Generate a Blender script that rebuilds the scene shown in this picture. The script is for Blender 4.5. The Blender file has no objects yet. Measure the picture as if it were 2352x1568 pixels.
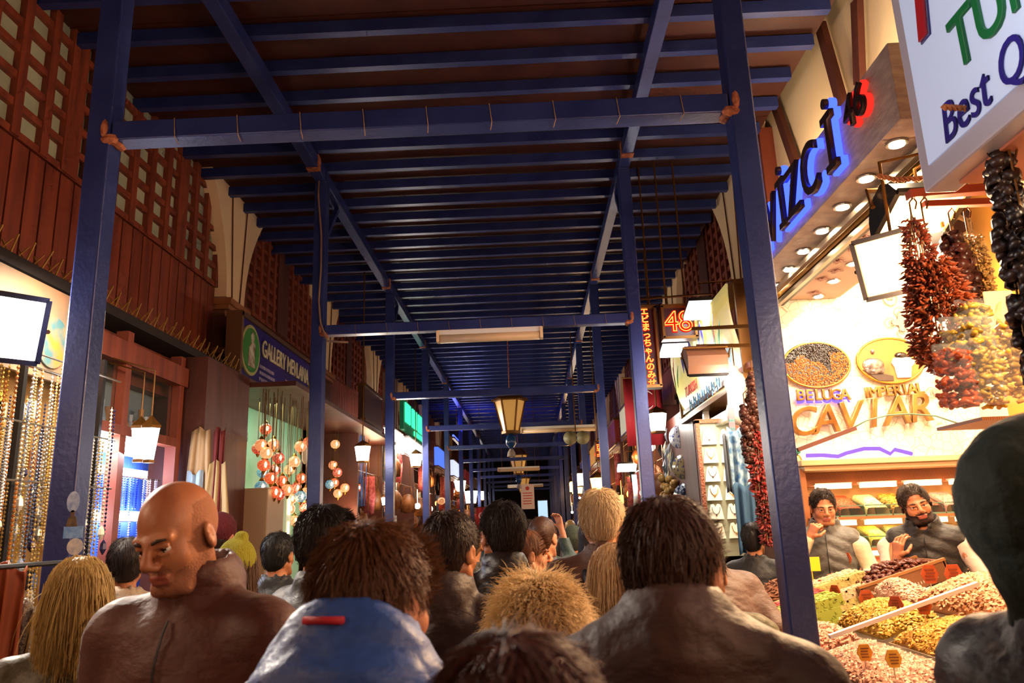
import bpy, math, random
import numpy as np
from mathutils import Matrix, Vector
R = random.Random(7); PI = math.pi
SC = bpy.context.scene; COL = SC.collection
# ---------------------------------------------------------------- camera
CX, CY, FPX, EYE = 1176, 784, 1750, 1.65
def _basis(vx, vy, roll):
    v = Vector((vx-CX, CY-vy, -FPX)).normalized()
    u = Vector((0, 1, 0)) - v*v.y; u.normalize()
    x = v.cross(u); U = u*math.cos(roll) + x*math.sin(roll)
    return Matrix((v.cross(U), v, U))
MC = _basis(1222, 1207, -.042)
cam_data = bpy.data.cameras.new('camera'); cam = bpy.data.objects.new('camera', cam_data); COL.objects.link(cam)
cam_data.sensor_width = 23.5; cam_data.lens = 23.5*FPX/2352; cam_data.clip_end = 200; cam_data.clip_start = .05
cam.matrix_world = Matrix.Translation((0, 0, EYE)) @ MC.to_4x4()
cam_data.dof.use_dof = True; cam_data.dof.focus_distance = 5.2; cam_data.dof.aperture_fstop = 3.5
SC.camera = cam
def at(px, py, X=None, Y=None, Z=None):          # where the line of sight meets a plane of the street
    d = MC @ Vector((px-CX, CY-py, -FPX))
    t = X/d.x if X is not None else Y/d.y if Y is not None else (Z-EYE)/d.z
    return Vector((0, 0, EYE)) + d*t
# ---------------------------------------------------------------- dim warm ambient fill in place of a sky, exposure
W = bpy.data.worlds.new('world'); SC.world = W; W.use_nodes = True
W.node_tree.nodes['Background'].inputs[0].default_value = (.30, .10, .06, 1)
W.node_tree.nodes['Background'].inputs[1].default_value = .10
SC.view_settings.view_transform = 'Standard'; SC.view_settings.look = 'None'
SC.view_settings.gamma = 1; SC.view_settings.use_curve_mapping = False; SC.view_settings.exposure = 0.45
try:
    SC.cycles.use_adaptive_sampling = True; SC.cycles.adaptive_threshold = .06; SC.cycles.adaptive_min_samples = 12; SC.cycles.max_bounces = 4; SC.cycles.diffuse_bounces = 2; SC.cycles.glossy_bounces = 2; SC.cycles.transmission_bounces = 3
    SC.cycles.transparent_max_bounces = 6; SC.cycles.sample_clamp_indirect = 3; SC.cycles.use_denoising = True
except Exception: pass
def lamp(kind, loc, energy, color, parent=None, size=.1, aim=None, spot=1.2, size_y=None, blend=.5):
    l = bpy.data.lights.new(kind.lower()+'_light', kind); l.energy = energy; l.color = color
    if kind == 'AREA':
        l.size = size
        if size_y: l.shape = 'RECTANGLE'; l.size_y = size_y
    else: l.shadow_soft_size = size
    if kind == 'SPOT': l.spot_size = spot; l.spot_blend = blend
    o = bpy.data.objects.new(l.name, l); COL.objects.link(o); o.location = loc
    if aim is not None: o.rotation_euler = Vector(aim).to_track_quat('-Z', 'Y').to_euler()
    if parent: o.parent = parent; o.matrix_parent_inverse = Matrix.Identity(4); o.location = Vector(loc) - parent.location
    return o
# ---------------------------------------------------------------- materials
def lin(c):
    if isinstance(c, str):
        c = [int(c[i:i+2], 16)/255 for i in (0, 2, 4)]
        return tuple(x/12.92 if x <= .04045 else ((x+.055)/1.055)**2.4 for x in c)
    return tuple(c)
_M = {}
def mat(name, col, rough=.6, metal=0, col2=None, scale=8, stretch=(1,1,1), bump=0, bscale=None, emit=None, es=1, trans=0, kind='noise', island=0, thr=None, sheen=0, spec=.5, ior=1.45, alpha=1):
    if name in _M: return _M[name]
    m = bpy.data.materials.new(name); m.use_nodes = True; nt = m.node_tree; N = nt.nodes; L = nt.links
    b = N['Principled BSDF']; c = lin(col)
    b.inputs['Base Color'].default_value = (*c, 1); b.inputs['Roughness'].default_value = rough; b.inputs['Metallic'].default_value = metal
    b.inputs['Specular IOR Level'].default_value = spec; b.inputs['IOR'].default_value = ior
    if trans: b.inputs['Transmission Weight'].default_value = trans
    if sheen: b.inputs['Sheen Weight'].default_value = sheen
    if alpha < 1: b.inputs['Alpha'].default_value = alpha
    if emit: b.inputs['Emission Color'].default_value = (*lin(emit), 1); b.inputs['Emission Strength'].default_value = es
    if col2 or bump:
        tc = N.new('ShaderNodeTexCoord'); mp = N.new('ShaderNodeMapping'); mp.inputs['Scale'].default_value = stretch
        L.new(tc.outputs['Object'], mp.inputs[0])
    if col2:
        if kind == 'wave':
            t = N.new('ShaderNodeTexWave'); t.inputs['Scale'].default_value = scale; t.inputs['Distortion'].default_value = 4; t.inputs['Detail'].default_value = 3; out = t.outputs['Fac']
        elif kind == 'voronoi':
            t = N.new('ShaderNodeTexVoronoi'); t.feature = 'DISTANCE_TO_EDGE'; t.inputs['Scale'].default_value = scale; out = t.outputs['Distance']
        else:
            t = N.new('ShaderNodeTexNoise'); t.inputs['Scale'].default_value = scale; t.inputs['Detail'].default_value = 5; out = t.outputs['Fac']
        L.new(mp.outputs[0], t.inputs['Vector'])
        rp = N.new('ShaderNodeValToRGB'); rp.color_ramp.elements[0].color = (*c, 1); rp.color_ramp.elements[1].color = (*lin(col2), 1)
        lo, hi = thr or (.35, .65); rp.color_ramp.elements[0].position = lo; rp.color_ramp.elements[1].position = hi
        L.new(out, rp.inputs[0]); last = rp.outputs[0]
        L.new(last, b.inputs['Base Color'])
    if island:
        g = N.new('ShaderNodeNewGeometry'); mx = N.new('ShaderNodeMix'); mx.data_type = 'RGBA'
        cr = N.new('ShaderNodeValToRGB'); cr.color_ramp.elements[0].color = tuple([x*(1-island) for x in c])+(1,)
        cr.color_ramp.elements[1].color = tuple([min(1, x*(1+island)) for x in (lin(col2) if col2 else c)])+(1,)
        L.new(g.outputs['Random Per Island'], cr.inputs[0]); L.new(cr.outputs[0], b.inputs['Base Color'])
    if bump:
        t2 = N.new('ShaderNodeTexNoise'); t2.inputs['Scale'].default_value = bscale or scale; t2.inputs['Detail'].default_value = 4
        L.new(mp.outputs[0], t2.inputs['Vector'])
        bm = N.new('ShaderNodeBump'); bm.inputs['Strength'].default_value = bump; bm.inputs['Distance'].default_value = .02
        L.new(t2.outputs['Fac'], bm.inputs['Height']); L.new(bm.outputs[0], b.inputs['Normal'])
    _M[name] = m; return m
def glow(name, col, s): return mat(name, '000000', 1, emit=col, es=s, spec=0)
def paint(name, c, **k): return mat(name, c, k.pop('rough', .5), **k)
M_blue = mat('blue_painted_steel', '212c62', .34, .15, col2='2e3a74', scale=3, bump=.08, bscale=40)
M_rust = mat('rusty_weld', '7a3a1c', .7, col2='b06a48', scale=40, bump=.5)
M_roof = mat('brown_roof_board', '3c1c14', .5, col2='4c281c', scale=2, bump=.1, bscale=60)
M_floor = mat('stone_paving', '3a322c', .5, col2='554a40', scale=3, bump=.2)
M_wood = mat('red_brown_boards', '6e3020', .5, col2='8a4028', scale=2, stretch=(1, 6, .5), bump=.15)
M_woodd = mat('dark_stained_wood', '4a2218', .5, col2='5e2e20', scale=3, stretch=(1, 3, .4), bump=.15)
M_wall = mat('brown_plaster', '6a4028', .8, col2='7c4c30', scale=1.5, bump=.2, bscale=20)
M_cream = mat('cream_plaster', 'ecc898', .8, col2='f2d4aa', scale=.8, bump=.12, bscale=6)
M_pane = mat('dull_greenish_pane', '8f9a86', .25, col2='b5bda2', scale=1.2)
M_stone = mat('travertine', 'a08c80', .6, col2='b9a596', scale=9, stretch=(1, 1, 4), bump=.3, bscale=30)
M_chrome = mat('brushed_metal', 'c8c0b4', .25, .9)
M_brass = mat('gilt_metal', 'c8903c', .25, .85)
M_black = mat('black_plastic', '151212', .4)
M_white = mat('white_paint', 'e8e4dc', .5)
M_glass = mat('clear_glass', 'ffffff', .03, trans=1)
M_thin = mat('thin_glass', '5a6a5c', .05, alpha=.10, spec=.8)
M_crack = mat('crackled_cream_lacquer', 'b08c60', .5, col2='f2e2c6', scale=14, kind='voronoi', thr=(.0, .035))
M_dark = mat('dark_interior', '1c1210', .8)
M_string = mat('string', '8a6a48', .8)
M_bronze = mat('bronze_frame', '6a4418', .4, .6)
# ---------------------------------------------------------------- mesh builder
class MB:
    def __init__(s): s.v = []; s.f = []; s.m = []; s.n = 0
    def add(s, vs, fs, mi=0):
        s.v.append(np.asarray(vs, np.float32).reshape(-1, 3)); s.f += [tuple(i+s.n for i in f) for f in fs]; s.m += [mi]*len(fs); s.n += len(vs); return s
    def box(s, c, d, rz=0, mi=0, M=None):
        x, y, z = [k/2 for k in d]
        v = np.array([(a, b, e) for a in (-x, x) for b in (-y, y) for e in (-z, z)])
        if rz: ca, sa = math.cos(rz), math.sin(rz); v = v @ np.array([[ca, sa, 0], [-sa, ca, 0], [0, 0, 1]])
        if M is not None: v = v @ np.array(M.to_3x3()).T
        return s.add(v+np.array(c), [(0, 1, 3, 2), (4, 6, 7, 5), (0, 4, 5, 1), (2, 3, 7, 6), (0, 2, 6, 4), (1, 5, 7, 3)], mi)
    def bar(s, p, q, w, h=None, mi=0, up=(0, 0, 1)):
        p = Vector(p); q = Vector(q); d = (q-p); L = d.length; d.normalize(); h = h or w
        a = d.cross(Vector(up)); a = a.normalized() if a.length > 1e-4 else Vector((1, 0, 0)); b = a.cross(d)
        vs = [p+a*(i*w/2)+b*(j*h/2)+d*k for k in (0, L) for i, j in ((-1, -1), (1, -1), (1, 1), (-1, 1))]
        return s.add(vs, [(3, 2, 1, 0), (4, 5, 6, 7), (0, 1, 5, 4), (1, 2, 6, 5), (2, 3, 7, 6), (3, 0, 4, 7)], mi)
    def tube(s, pts, r, n=8, mi=0, closed=False):
        pts = [Vector(p) for p in pts]; k = len(pts); vs = []; ref = None
        for i, p in enumerate(pts):
            t = (pts[(i+1) % k] - pts[i-1]) if closed else (pts[min(i+1, k-1)] - pts[max(i-1, 0)])
            t = t.normalized() if t.length > 1e-9 else Vector((0, 0, 1))
            if ref is None: ref = t.orthogonal().normalized()
            ref = ref - t*ref.dot(t); ref = ref.normalized() if ref.length > 1e-6 else t.orthogonal().normalized()
            b = t.cross(ref); rr = r[i] if isinstance(r, (list, tuple)) else r
            vs += [p+(ref*math.cos(2*PI*j/n)+b*math.sin(2*PI*j/n))*rr for j in range(n)]
        fs = [(i*n+j, i*n+(j+1) % n, ((i+1) % k)*n+(j+1) % n, ((i+1) % k)*n+j) for i in range(k if closed else k-1) for j in range(n)]
        if not closed: fs += [tuple(range(n-1, -1, -1)), tuple((k-1)*n+j for j in range(n))]
        return s.add(vs, fs, mi)
    def lathe(s, prof, c=(0, 0, 0), n=16, mi=0, sx=1, sy=1, rot=None):
        vs = [Vector((r*math.cos(2*PI*j/n)*sx, r*math.sin(2*PI*j/n)*sy, z)) for r, z in prof for j in range(n)]
        if rot is not None: vs = [rot @ v for v in vs]
        vs = [v+Vector(c) for v in vs]; k = len(prof)
        fs = [(i*n+j, i*n+(j+1) % n, (i+1)*n+(j+1) % n, (i+1)*n+j) for i in range(k-1) for j in range(n)]
        return s.add(vs, fs+[tuple(range(n-1, -1, -1)), tuple((k-1)*n+j for j in range(n))], mi)
    def ball(s, c, r, n=8, mi=0, rot=None):
        r = r if isinstance(r, (list, tuple)) else (r, r, r); k = max(3, n//2)
        return s.lathe([(math.sin(PI*(i+.001 if i == 0 else i-.001 if i == k else i)/k), -math.cos(PI*i/k)) for i in range(k+1)], (0, 0, 0), n, mi) ._xf(n*(k+1), r, rot, c)
    def _xf(s, n, r, rot, c):
        v = s.v[-1]*np.array(r)
        if rot is not None: v = v @ np.array(rot.to_3x3()).T
        s.v[-1] = (v+np.array(c)).astype(np.float32); return s
    def prism(s, outline, axis, a, b, mi=0):          # outline in the two other axes, extruded from a to b
        n = len(outline); f = {'X': lambda u, w, t: (t, u, w), 'Y': lambda u, w, t: (u, t, w), 'Z': lambda u, w, t: (u, w, t)}[axis]
        vs = [f(u, w, t) for t in (a, b) for u, w in outline]
        return s.add(vs, [tuple(range(n)), tuple(range(2*n-1, n-1, -1))]+[(i, i+n, (i+1) % n+n, (i+1) % n) for i in range(n)], mi)
    def mesh(s, name):
        me = bpy.data.meshes.new(name)
        v = np.concatenate(s.v) if s.v else np.zeros((0, 3)); me.from_pydata(v.tolist(), [], s.f); return me
    def build(s, name, mats, parent=None, smooth=False, loc=None, wl=True, bevel=0):
        me = s.mesh(name); mats = mats if isinstance(mats, (list, tuple)) else [mats]
        for m in mats: me.materials.append(m)
        if len(mats) > 1: me.polygons.foreach_set('material_index', s.m)
        if smooth: me.polygons.foreach_set('use_smooth', [True]*len(me.polygons))
        return put(name, me, parent, loc, bevel)
def put(name, me, parent=None, loc=None, bevel=0):
    o = bpy.data.objects.new(name, me); COL.objects.link(o)
    if parent is not None:
        o.parent = parent
    if loc is not None: o.location = loc
    if bevel:
        m = o.modifiers.new('bevel', 'BEVEL'); m.width = bevel; m.segments = 2; m.limit_method = 'ANGLE'
    return o
def tag(o, label, cat, group=None):
    o['label'] = label; o['category'] = cat
    if group: o['group'] = group
    return o
def struct(o): o['kind'] = 'structure'; return o
def stuff(o): o['kind'] = 'stuff'; return o
def thing(name, label, cat, loc=(0, 0, 0), rz=0, group=None):
    o = bpy.data.objects.new(name, None); COL.objects.link(o); o.location = loc; o.rotation_euler = (0, 0, rz); o.empty_display_size = .1
    return tag(o, label, cat, group)
def dup(o, loc=None, rz=None, label=None, group=None, parent=None):
    c = o.copy(); COL.objects.link(c)
    if parent is not None: c.parent = parent
    if loc is not None: c.location = loc
    if rz is not None: c.rotation_euler = (0, 0, rz)
    if label: c['label'] = label
    if group: c['group'] = group
    for ch in list(o.children):
        if ch.type != 'LIGHT': dup(ch, parent=c)
    return c
def text(s, size, extrude=.01, bevel=0, outline=False, name='lettering', mats=None, parent=None, M=None, center=True, shear=0, sx=1, space=1):
    cu = bpy.data.curves.new(name, 'FONT'); cu.body = s; cu.size = size; cu.shear = shear; cu.space_character = space
    cu.align_x = 'CENTER' if center else 'LEFT'; cu.align_y = 'CENTER' if center else 'BOTTOM_BASELINE'
    if outline: cu.fill_mode = 'NONE'; cu.bevel_depth = bevel; cu.bevel_resolution = 1
    else: cu.extrude = extrude; cu.bevel_depth = bevel
    cu.resolution_u = 4
    t = bpy.data.objects.new('tmp', cu); COL.objects.link(t); dg = bpy.context.evaluated_depsgraph_get(); dg.update()
    me = bpy.data.meshes.new_from_object(t.evaluated_get(dg)); bpy.data.objects.remove(t)
    me.transform(Matrix.Diagonal((sx, 1, 1, 1)))
    if M is not None: me.transform(M)
    me.materials.clear()
    for m in (mats if isinstance(mats, (list, tuple)) else [mats]): me.materials.append(m)
    me.name = name; return put(name, me, parent)
def frameM(o, xd, yd):                      # matrix whose local x, y run along xd, yd at point o
    x = Vector(xd).normalized(); y = Vector(yd).normalized(); z = x.cross(y)
    m = Matrix((x, y, z)).transposed().to_4x4(); m.translation = Vector(o); return m
ON_R = ((0, -1, 0), (0, 0, 1)); ON_L = ((0, 1, 0), (0, 0, 1)); ON_F = ((1, 0, 0), (0, 0, 1))
def settle(t):                              # parts modelled in street coordinates, hung on the thing's base point
    for ch in t.children:
        if ch.type == 'MESH': ch.location = -t.location
    return t
# ---------------------------------------------------------------- smooth bodies: distance field + surface nets
def axis(lo, hi, h, flo=None, fhi=None, fh=None):
    if flo is None: return np.arange(lo, hi+h, h)
    return np.concatenate([np.arange(flo-h, lo-h, -h)[::-1], np.arange(flo, fhi, fh), np.arange(fhi, hi+h, h)])
class Field:
    def __init__(s, xs, ys, zs):
        s.x, s.y, s.z = [np.asarray(a, np.float32) for a in (xs, ys, zs)]
        s.D = np.full((len(xs), len(ys), len(zs)), .5, np.float32)
    def _put(s, fn, c, rad, k, sub):
        sl = []
        for a, ci in zip((s.x, s.y, s.z), c):
            i0 = max(0, np.searchsorted(a, ci-rad)-1); i1 = min(len(a), np.searchsorted(a, ci+rad)+1)
            if i1 <= i0: return s
            sl.append(slice(i0, i1))
        P = np.stack(np.meshgrid(s.x[sl[0]], s.y[sl[1]], s.z[sl[2]], indexing='ij'), -1)
        d = fn(P); D = s.D[tuple(sl)]
        if sub: d = -d; h = np.clip(.5-.5*(D-d)/k, 0, 1); s.D[tuple(sl)] = D*(1-h)+d*h+k*h*(1-h)
        else: h = np.clip(.5+.5*(D-d)/k, 0, 1); s.D[tuple(sl)] = D*(1-h)+d*h-k*h*(1-h)
        return s
    def ell(s, c, r, T=None, k=.02, sub=False, rot=None):
        r = np.array(r, np.float32); c = Vector(c); Rm = Matrix.Identity(3)
        if rot is not None: Rm = rot.to_3x3()
        if T is not None: c = T @ c; Rm = T.to_3x3() @ Rm
        A = np.array(Rm, np.float32); cc = np.array(c, np.float32)
        def fn(P):
            q = (P-cc) @ A; k0 = np.linalg.norm(q/r, axis=-1); k1 = np.linalg.norm(q/(r*r), axis=-1)
            return k0*(k0-1)/np.maximum(k1, 1e-6)
        return s._put(fn, cc, float(r.max())+k*2+.03, k, sub)
    def cap(s, a, b, ra, rb=None, T=None, k=.02, sub=False):
        rb = ra if rb is None else rb
        a = Vector(a); b = Vector(b)
        if T is not None: a = T @ a; b = T @ b
        a = np.array(a, np.float32); b = np.array(b, np.float32); ab = b-a; L = max(float(ab@ab), 1e-8)
        def fn(P):
            t = np.clip(((P-a) @ ab)/L, 0, 1); return np.linalg.norm(P-a-t[..., None]*ab, axis=-1)-(ra+(rb-ra)*t)
        return s._put(fn, (a+b)/2, math.sqrt(L)/2+max(ra, rb)+k*2+.03, k, sub)
    def chain(s, pts, rs, **kw):
        for i in range(len(pts)-1): s.cap(pts[i], pts[i+1], rs[i], rs[i+1], **kw)
        return s
    def nets(s):
        D = s.D; I = D < 0
        nx, ny, nz = D.shape; C = np.zeros((nx-1, ny-1, nz-1), np.int8)
        for a in (0, 1):
            for b in (0, 1):
                for c in (0, 1): C += I[a:nx-1+a, b:ny-1+b, c:nz-1+c]
        act = (C > 0) & (C < 8); idx = np.argwhere(act); n = len(idx)
        M = np.full(C.shape, -1, np.int64); M[tuple(idx.T)] = np.arange(n)
        S = np.zeros((n, 3), np.float64); K = np.zeros(n)
        ax = (s.x, s.y, s.z)
        cor = [(a, b, c) for a in (0, 1) for b in (0, 1) for c in (0, 1)]
        for p in cor:
            for k in range(3):
                if p[k]: continue
                q = list(p); q[k] = 1
                i0 = idx+np.array(p); i1 = idx+np.array(q)
                d0 = D[tuple(i0.T)]; d1 = D[tuple(i1.T)]; m = (d0 < 0) != (d1 < 0)
                t = np.where(m, d0/np.where(m, d0-d1, 1), 0)
                pos = np.stack([ax[j][i0[:, j]]*(1-t)+ax[j][i1[:, j]]*t for j in range(3)], -1)
                S[m] += pos[m]; K[m] += 1
        V = S/np.maximum(K, 1)[:, None]; F = []
        for k in range(3):
            u, w = [(1, 2), (2, 0), (0, 1)][k]
            sl0 = [slice(None)]*3; sl1 = [slice(None)]*3; sl0[k] = slice(0, -1); sl1[k] = slice(1, None)
            for j in (u, w): sl0[j] = slice(1, -1); sl1[j] = slice(1, -1)
            a = I[tuple(sl0)]; b = I[tuple(sl1)]
            for flip, mm in ((0, a & ~b), (1, ~a & b)):
                e = np.argwhere(mm)
                if not len(e): continue
                e[:, u] += 1; e[:, w] += 1
                def cell(du, dw):
                    q = e.copy(); q[:, u] -= du; q[:, w] -= dw; return M[tuple(q.T)]
                qd = np.stack([cell(1, 1), cell(0, 1), cell(0, 0), cell(1, 0)], -1)
                F.append(qd[:, ::-1] if flip else qd)
        F = np.concatenate(F); F = F[(F >= 0).all(1)]
        return V, F
def raw_mesh(name, V, F, mats, fm=None, smooth=True):
    me = bpy.data.meshes.new(name); F = np.asarray(F, np.int32); k = F.shape[1]
    me.vertices.add(len(V)); me.vertices.foreach_set('co', np.asarray(V, np.float32).ravel())
    me.loops.add(F.size); me.loops.foreach_set('vertex_index', F.ravel())
    me.polygons.add(len(F)); me.polygons.foreach_set('loop_start', np.arange(len(F), dtype=np.int32)*k)
    for m in mats: me.materials.append(m)
    if fm is not None: me.polygons.foreach_set('material_index', np.asarray(fm, np.int32))
    me.polygons.foreach_set('use_smooth', [smooth]*len(F)); me.update(calc_edges=True); me.validate()
    return me
def strands(rng, roots, nrm, d0, length, r, seg=4, grav=.25, curl=0, center=None, rad=None, wob=.15):
    """thin tapering three-sided hairs; follows the head, then falls"""
    n = len(roots); P = roots.copy(); d = d0.copy(); step = (length*(.7+.6*rng.random(n)))[:, None]/seg*np.ones((n, 1))
    rings = []; ph = rng.random(n)*6.28; ref = np.cross(d, nrm); ref /= np.linalg.norm(ref, axis=1)[:, None]+1e-6
    for k in range(seg+1):
        t = k/seg; rr = r*(1-.75*t**1.5)
        up = np.cross(ref, d); up /= np.linalg.norm(up, axis=1)[:, None]+1e-6
        for a in (0, 2.09, 4.19): rings.append(P+(ref*math.cos(a)+up*math.sin(a))*rr)
        d = d+np.array([0, 0, -grav])+rng.normal(0, wob, (n, 3))
        if curl: d += curl*np.stack([np.sin(ph+k*2.2), np.cos(ph*1.7+k*2.2), np.sin(ph*2.3+k*1.9)], -1)
        d /= np.linalg.norm(d, axis=1)[:, None]; P = P+d*step
        if center is not None:
            q = (P-center)/rad; l = np.linalg.norm(q, axis=1); m = l < 1.03; P[m] = center+(q[m]/l[m][:, None]*1.03)*rad
    R_ = np.stack(rings, 1); V = R_.reshape(-1, 3); m = 3*(seg+1); F = []
    base = np.arange(n)[:, None]*m
    for k in range(seg):
        for a in range(3):
            b = (a+1) % 3; F.append(np.concatenate([base+k*3+a, base+k*3+b, base+k*3+3+b, base+k*3+3+a], 1))
    return V, np.concatenate(F)
HC = np.array([0, -.012, .032]); HR = np.array([.079, .1, .096])      # skull
def hair_mesh(rng, style, T, n):
    """cap over the skull plus strands, head coordinates then T"""
    h = .009; f = Field(np.arange(-.14, .14, h), np.arange(-.19, .15, h), np.arange(-.2, .18, h))
    G = {'short': (.006, .022, .0011, .0, .10, 0), 'buzz': (.002, .005, .001, 0, .3, 0), 'medium': (.006, .032, .0011, .15, .07, 0),
         'spiky': (.008, .034, .0012, .0, .16, 0), 'long': (.010, .21, .0016, 1.5, .0, 0), 'curly': (.02, .075, .0015, .05, .4, .8),
         'bob': (.010, .16, .0016, 1.4, .0, 0), 'ring': (.002, .006, .001, 0, .2, 0), 'top': (.010, .022, .0013, 0, .1, 0)}[style]
    th = G[0]; f.ell(HC+[0, -.006, .004], HR+th, k=.005)
    if style in ('medium', 'short', 'spiky', 'curly', 'bob', 'long', 'buzz'): f.ell((0, -.055, -.03), (.060+th*.6, .047+th, .062), k=.03)
    if style in ('long', 'bob'): f.ell((0, -.05, -.1), (.088, .055, .12 if style == 'long' else .07), k=.04); f.ell((0, -.01, -.04), (.094, .06, .07), k=.02)
    if style == 'curly': f.ell((0, -.03, .0), (.125, .125, .12), k=.03)
    up = .022 if style == 'short' else 0
    f.ell((0, .135-up*.3, -.045+up*.4), (.078 if style != 'short' else .084, .098, .108+up*.8), k=.008, sub=True)
    if style in ('short', 'buzz', 'spiky', 'top', 'medium'):
        for sx in (-1, 1): f.ell((sx*.088, .01, -.02), (.022, .03, .03), k=.006, sub=True)
    if style == 'ring': f.ell((0, .02, .12), (.1, .12, .085), k=.01, sub=True)
    if style == 'top': f.ell((0, -.02, -.06), (.2, .2, .12), k=.01, sub=True)
    V, F = f.nets(); nV = len(V)
    if n:
        fc = V[F].mean(1); nn = np.cross(V[F[:, 1]]-V[F[:, 0]], V[F[:, 2]]-V[F[:, 0]]); nn /= np.linalg.norm(nn, axis=1)[:, None]+1e-9
        out = (fc-HC); s_ = np.sign((nn*out).sum(1)); nn *= s_[:, None]
        ok = np.linalg.norm((fc-HC-[0, -.006, .004])/(HR+th*.5), axis=1) > .97
        if style not in ('long', 'bob', 'curly'): ok &= ~((np.abs(fc[:, 0]) > .058) & (fc[:, 2] < .012) & (fc[:, 1] > -.045))
        pick = rng.choice(np.argwhere(ok)[:, 0], n); p = fc[pick]+rng.normal(0, .004, (n, 3)); m = nn[pick]
        crown = np.array([.0, -.045, .14]); d = p-crown; d -= m*(d*m).sum(1)[:, None]; d /= np.linalg.norm(d, axis=1)[:, None]+1e-6
        front = (p[:, 1] > .035)[:, None]*(np.array([.5, .1, 1.2]) if style not in ('long', 'bob') else np.array([0, -.4, .1])); d = d+front+m*G[4]
        d /= np.linalg.norm(d, axis=1)[:, None]
        LN = G[1]*(np.clip((p[:, 2]+.11)/.12, .3, 1) if style not in ('long', 'bob') else 1)
        a, b = strands(rng, p, m, d, LN, G[2], seg=6 if style in ('long', 'bob', 'curly') else 3, grav=G[3]*.5, curl=G[5]*.6, center=HC, rad=HR+th, wob=.1)
        V = np.concatenate([V, a]); F = np.concatenate([F, b+nV])
    V = np.concatenate([V, np.ones((len(V), 1))], 1) @ np.array(T).T
    return V[:, :3], F
def wrinkle(V, amp, seed):
    r = np.random.default_rng(seed); o = np.zeros(len(V))
    for i in range(7):
        w = r.normal(0, 1, 3)*np.array([14, 14, 22])*(1+i*.35); o += np.abs(np.sin(V@w+.8*np.sin(V@w[::-1]*.6)+r.random()*6))/(1+i*.4)
    c = V.mean(0); d = V-np.array([c[0], c[1], 0])*1; d[:, 2] = 0; d /= np.linalg.norm(d, axis=1)[:, None]+1e-6
    return V+d*((o-2.2)*amp)[:, None]
def hand(f, wrist, d, palm, curl=.3, side=1, thumb=.5):
    """palm, four bent fingers of different length and a thumb leaving the side of the palm"""
    w = Vector(wrist); d = Vector(d).normalized(); n = Vector(palm); n = (n-d*n.dot(d)).normalized(); s = d.cross(n)*side
    c = w+d*.05
    for i, a in enumerate((-.026, -.009, .009, .026)): f.cap(w+s*a*.6, w+d*(.088-abs(i-1.3)*.004)+s*a, .014, .0115, k=.012)
    for i, (a, L) in enumerate(((.030, .040), (.010, .046), (-.010, .042), (-.029, .033))):
        p = w+d*(.09-abs(i-1)*.003)+s*a; ang = curl*(.9+.08*i); q = p; r = .0088-.0006*i
        for j, fr in enumerate((1, .68, .52)):
            dd = d*math.cos(ang)+n*math.sin(ang); q2 = q+dd*L*fr; f.cap(q, q2, r, r*.9, k=.004); q = q2; r *= .92; ang += curl*1.1+.08
    t0 = w+d*.028+s*.03; t1 = t0+(d*.5+s*.7+n*.35*thumb).normalized()*.034; t2 = t1+(d*.8+n*thumb*.9+s*.1).normalized()*.03; t3 = t2+(d*.7+n*thumb-s*.2*thumb).normalized()*.024
    f.chain([w+d*.02+s*.012, t0, t1, t2, t3], [.014, .013, .0105, .0095, .008], k=.008)
def tint(c, k): return ''.join('%02x' % min(255, int(int(c[i:i+2], 16)*k)) for i in (0, 2, 4))
SKIN = {}
def skin(k):
    c = {'fair': ('c98a68', 'b8704f'), 'mid': ('b87852', 'a05f3e'), 'tan': ('a8683f', '8e5030')}[k]
    return mat('skin_'+k, c[0], .45, col2=c[1], scale=9, bump=.05, bscale=160)
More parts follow.
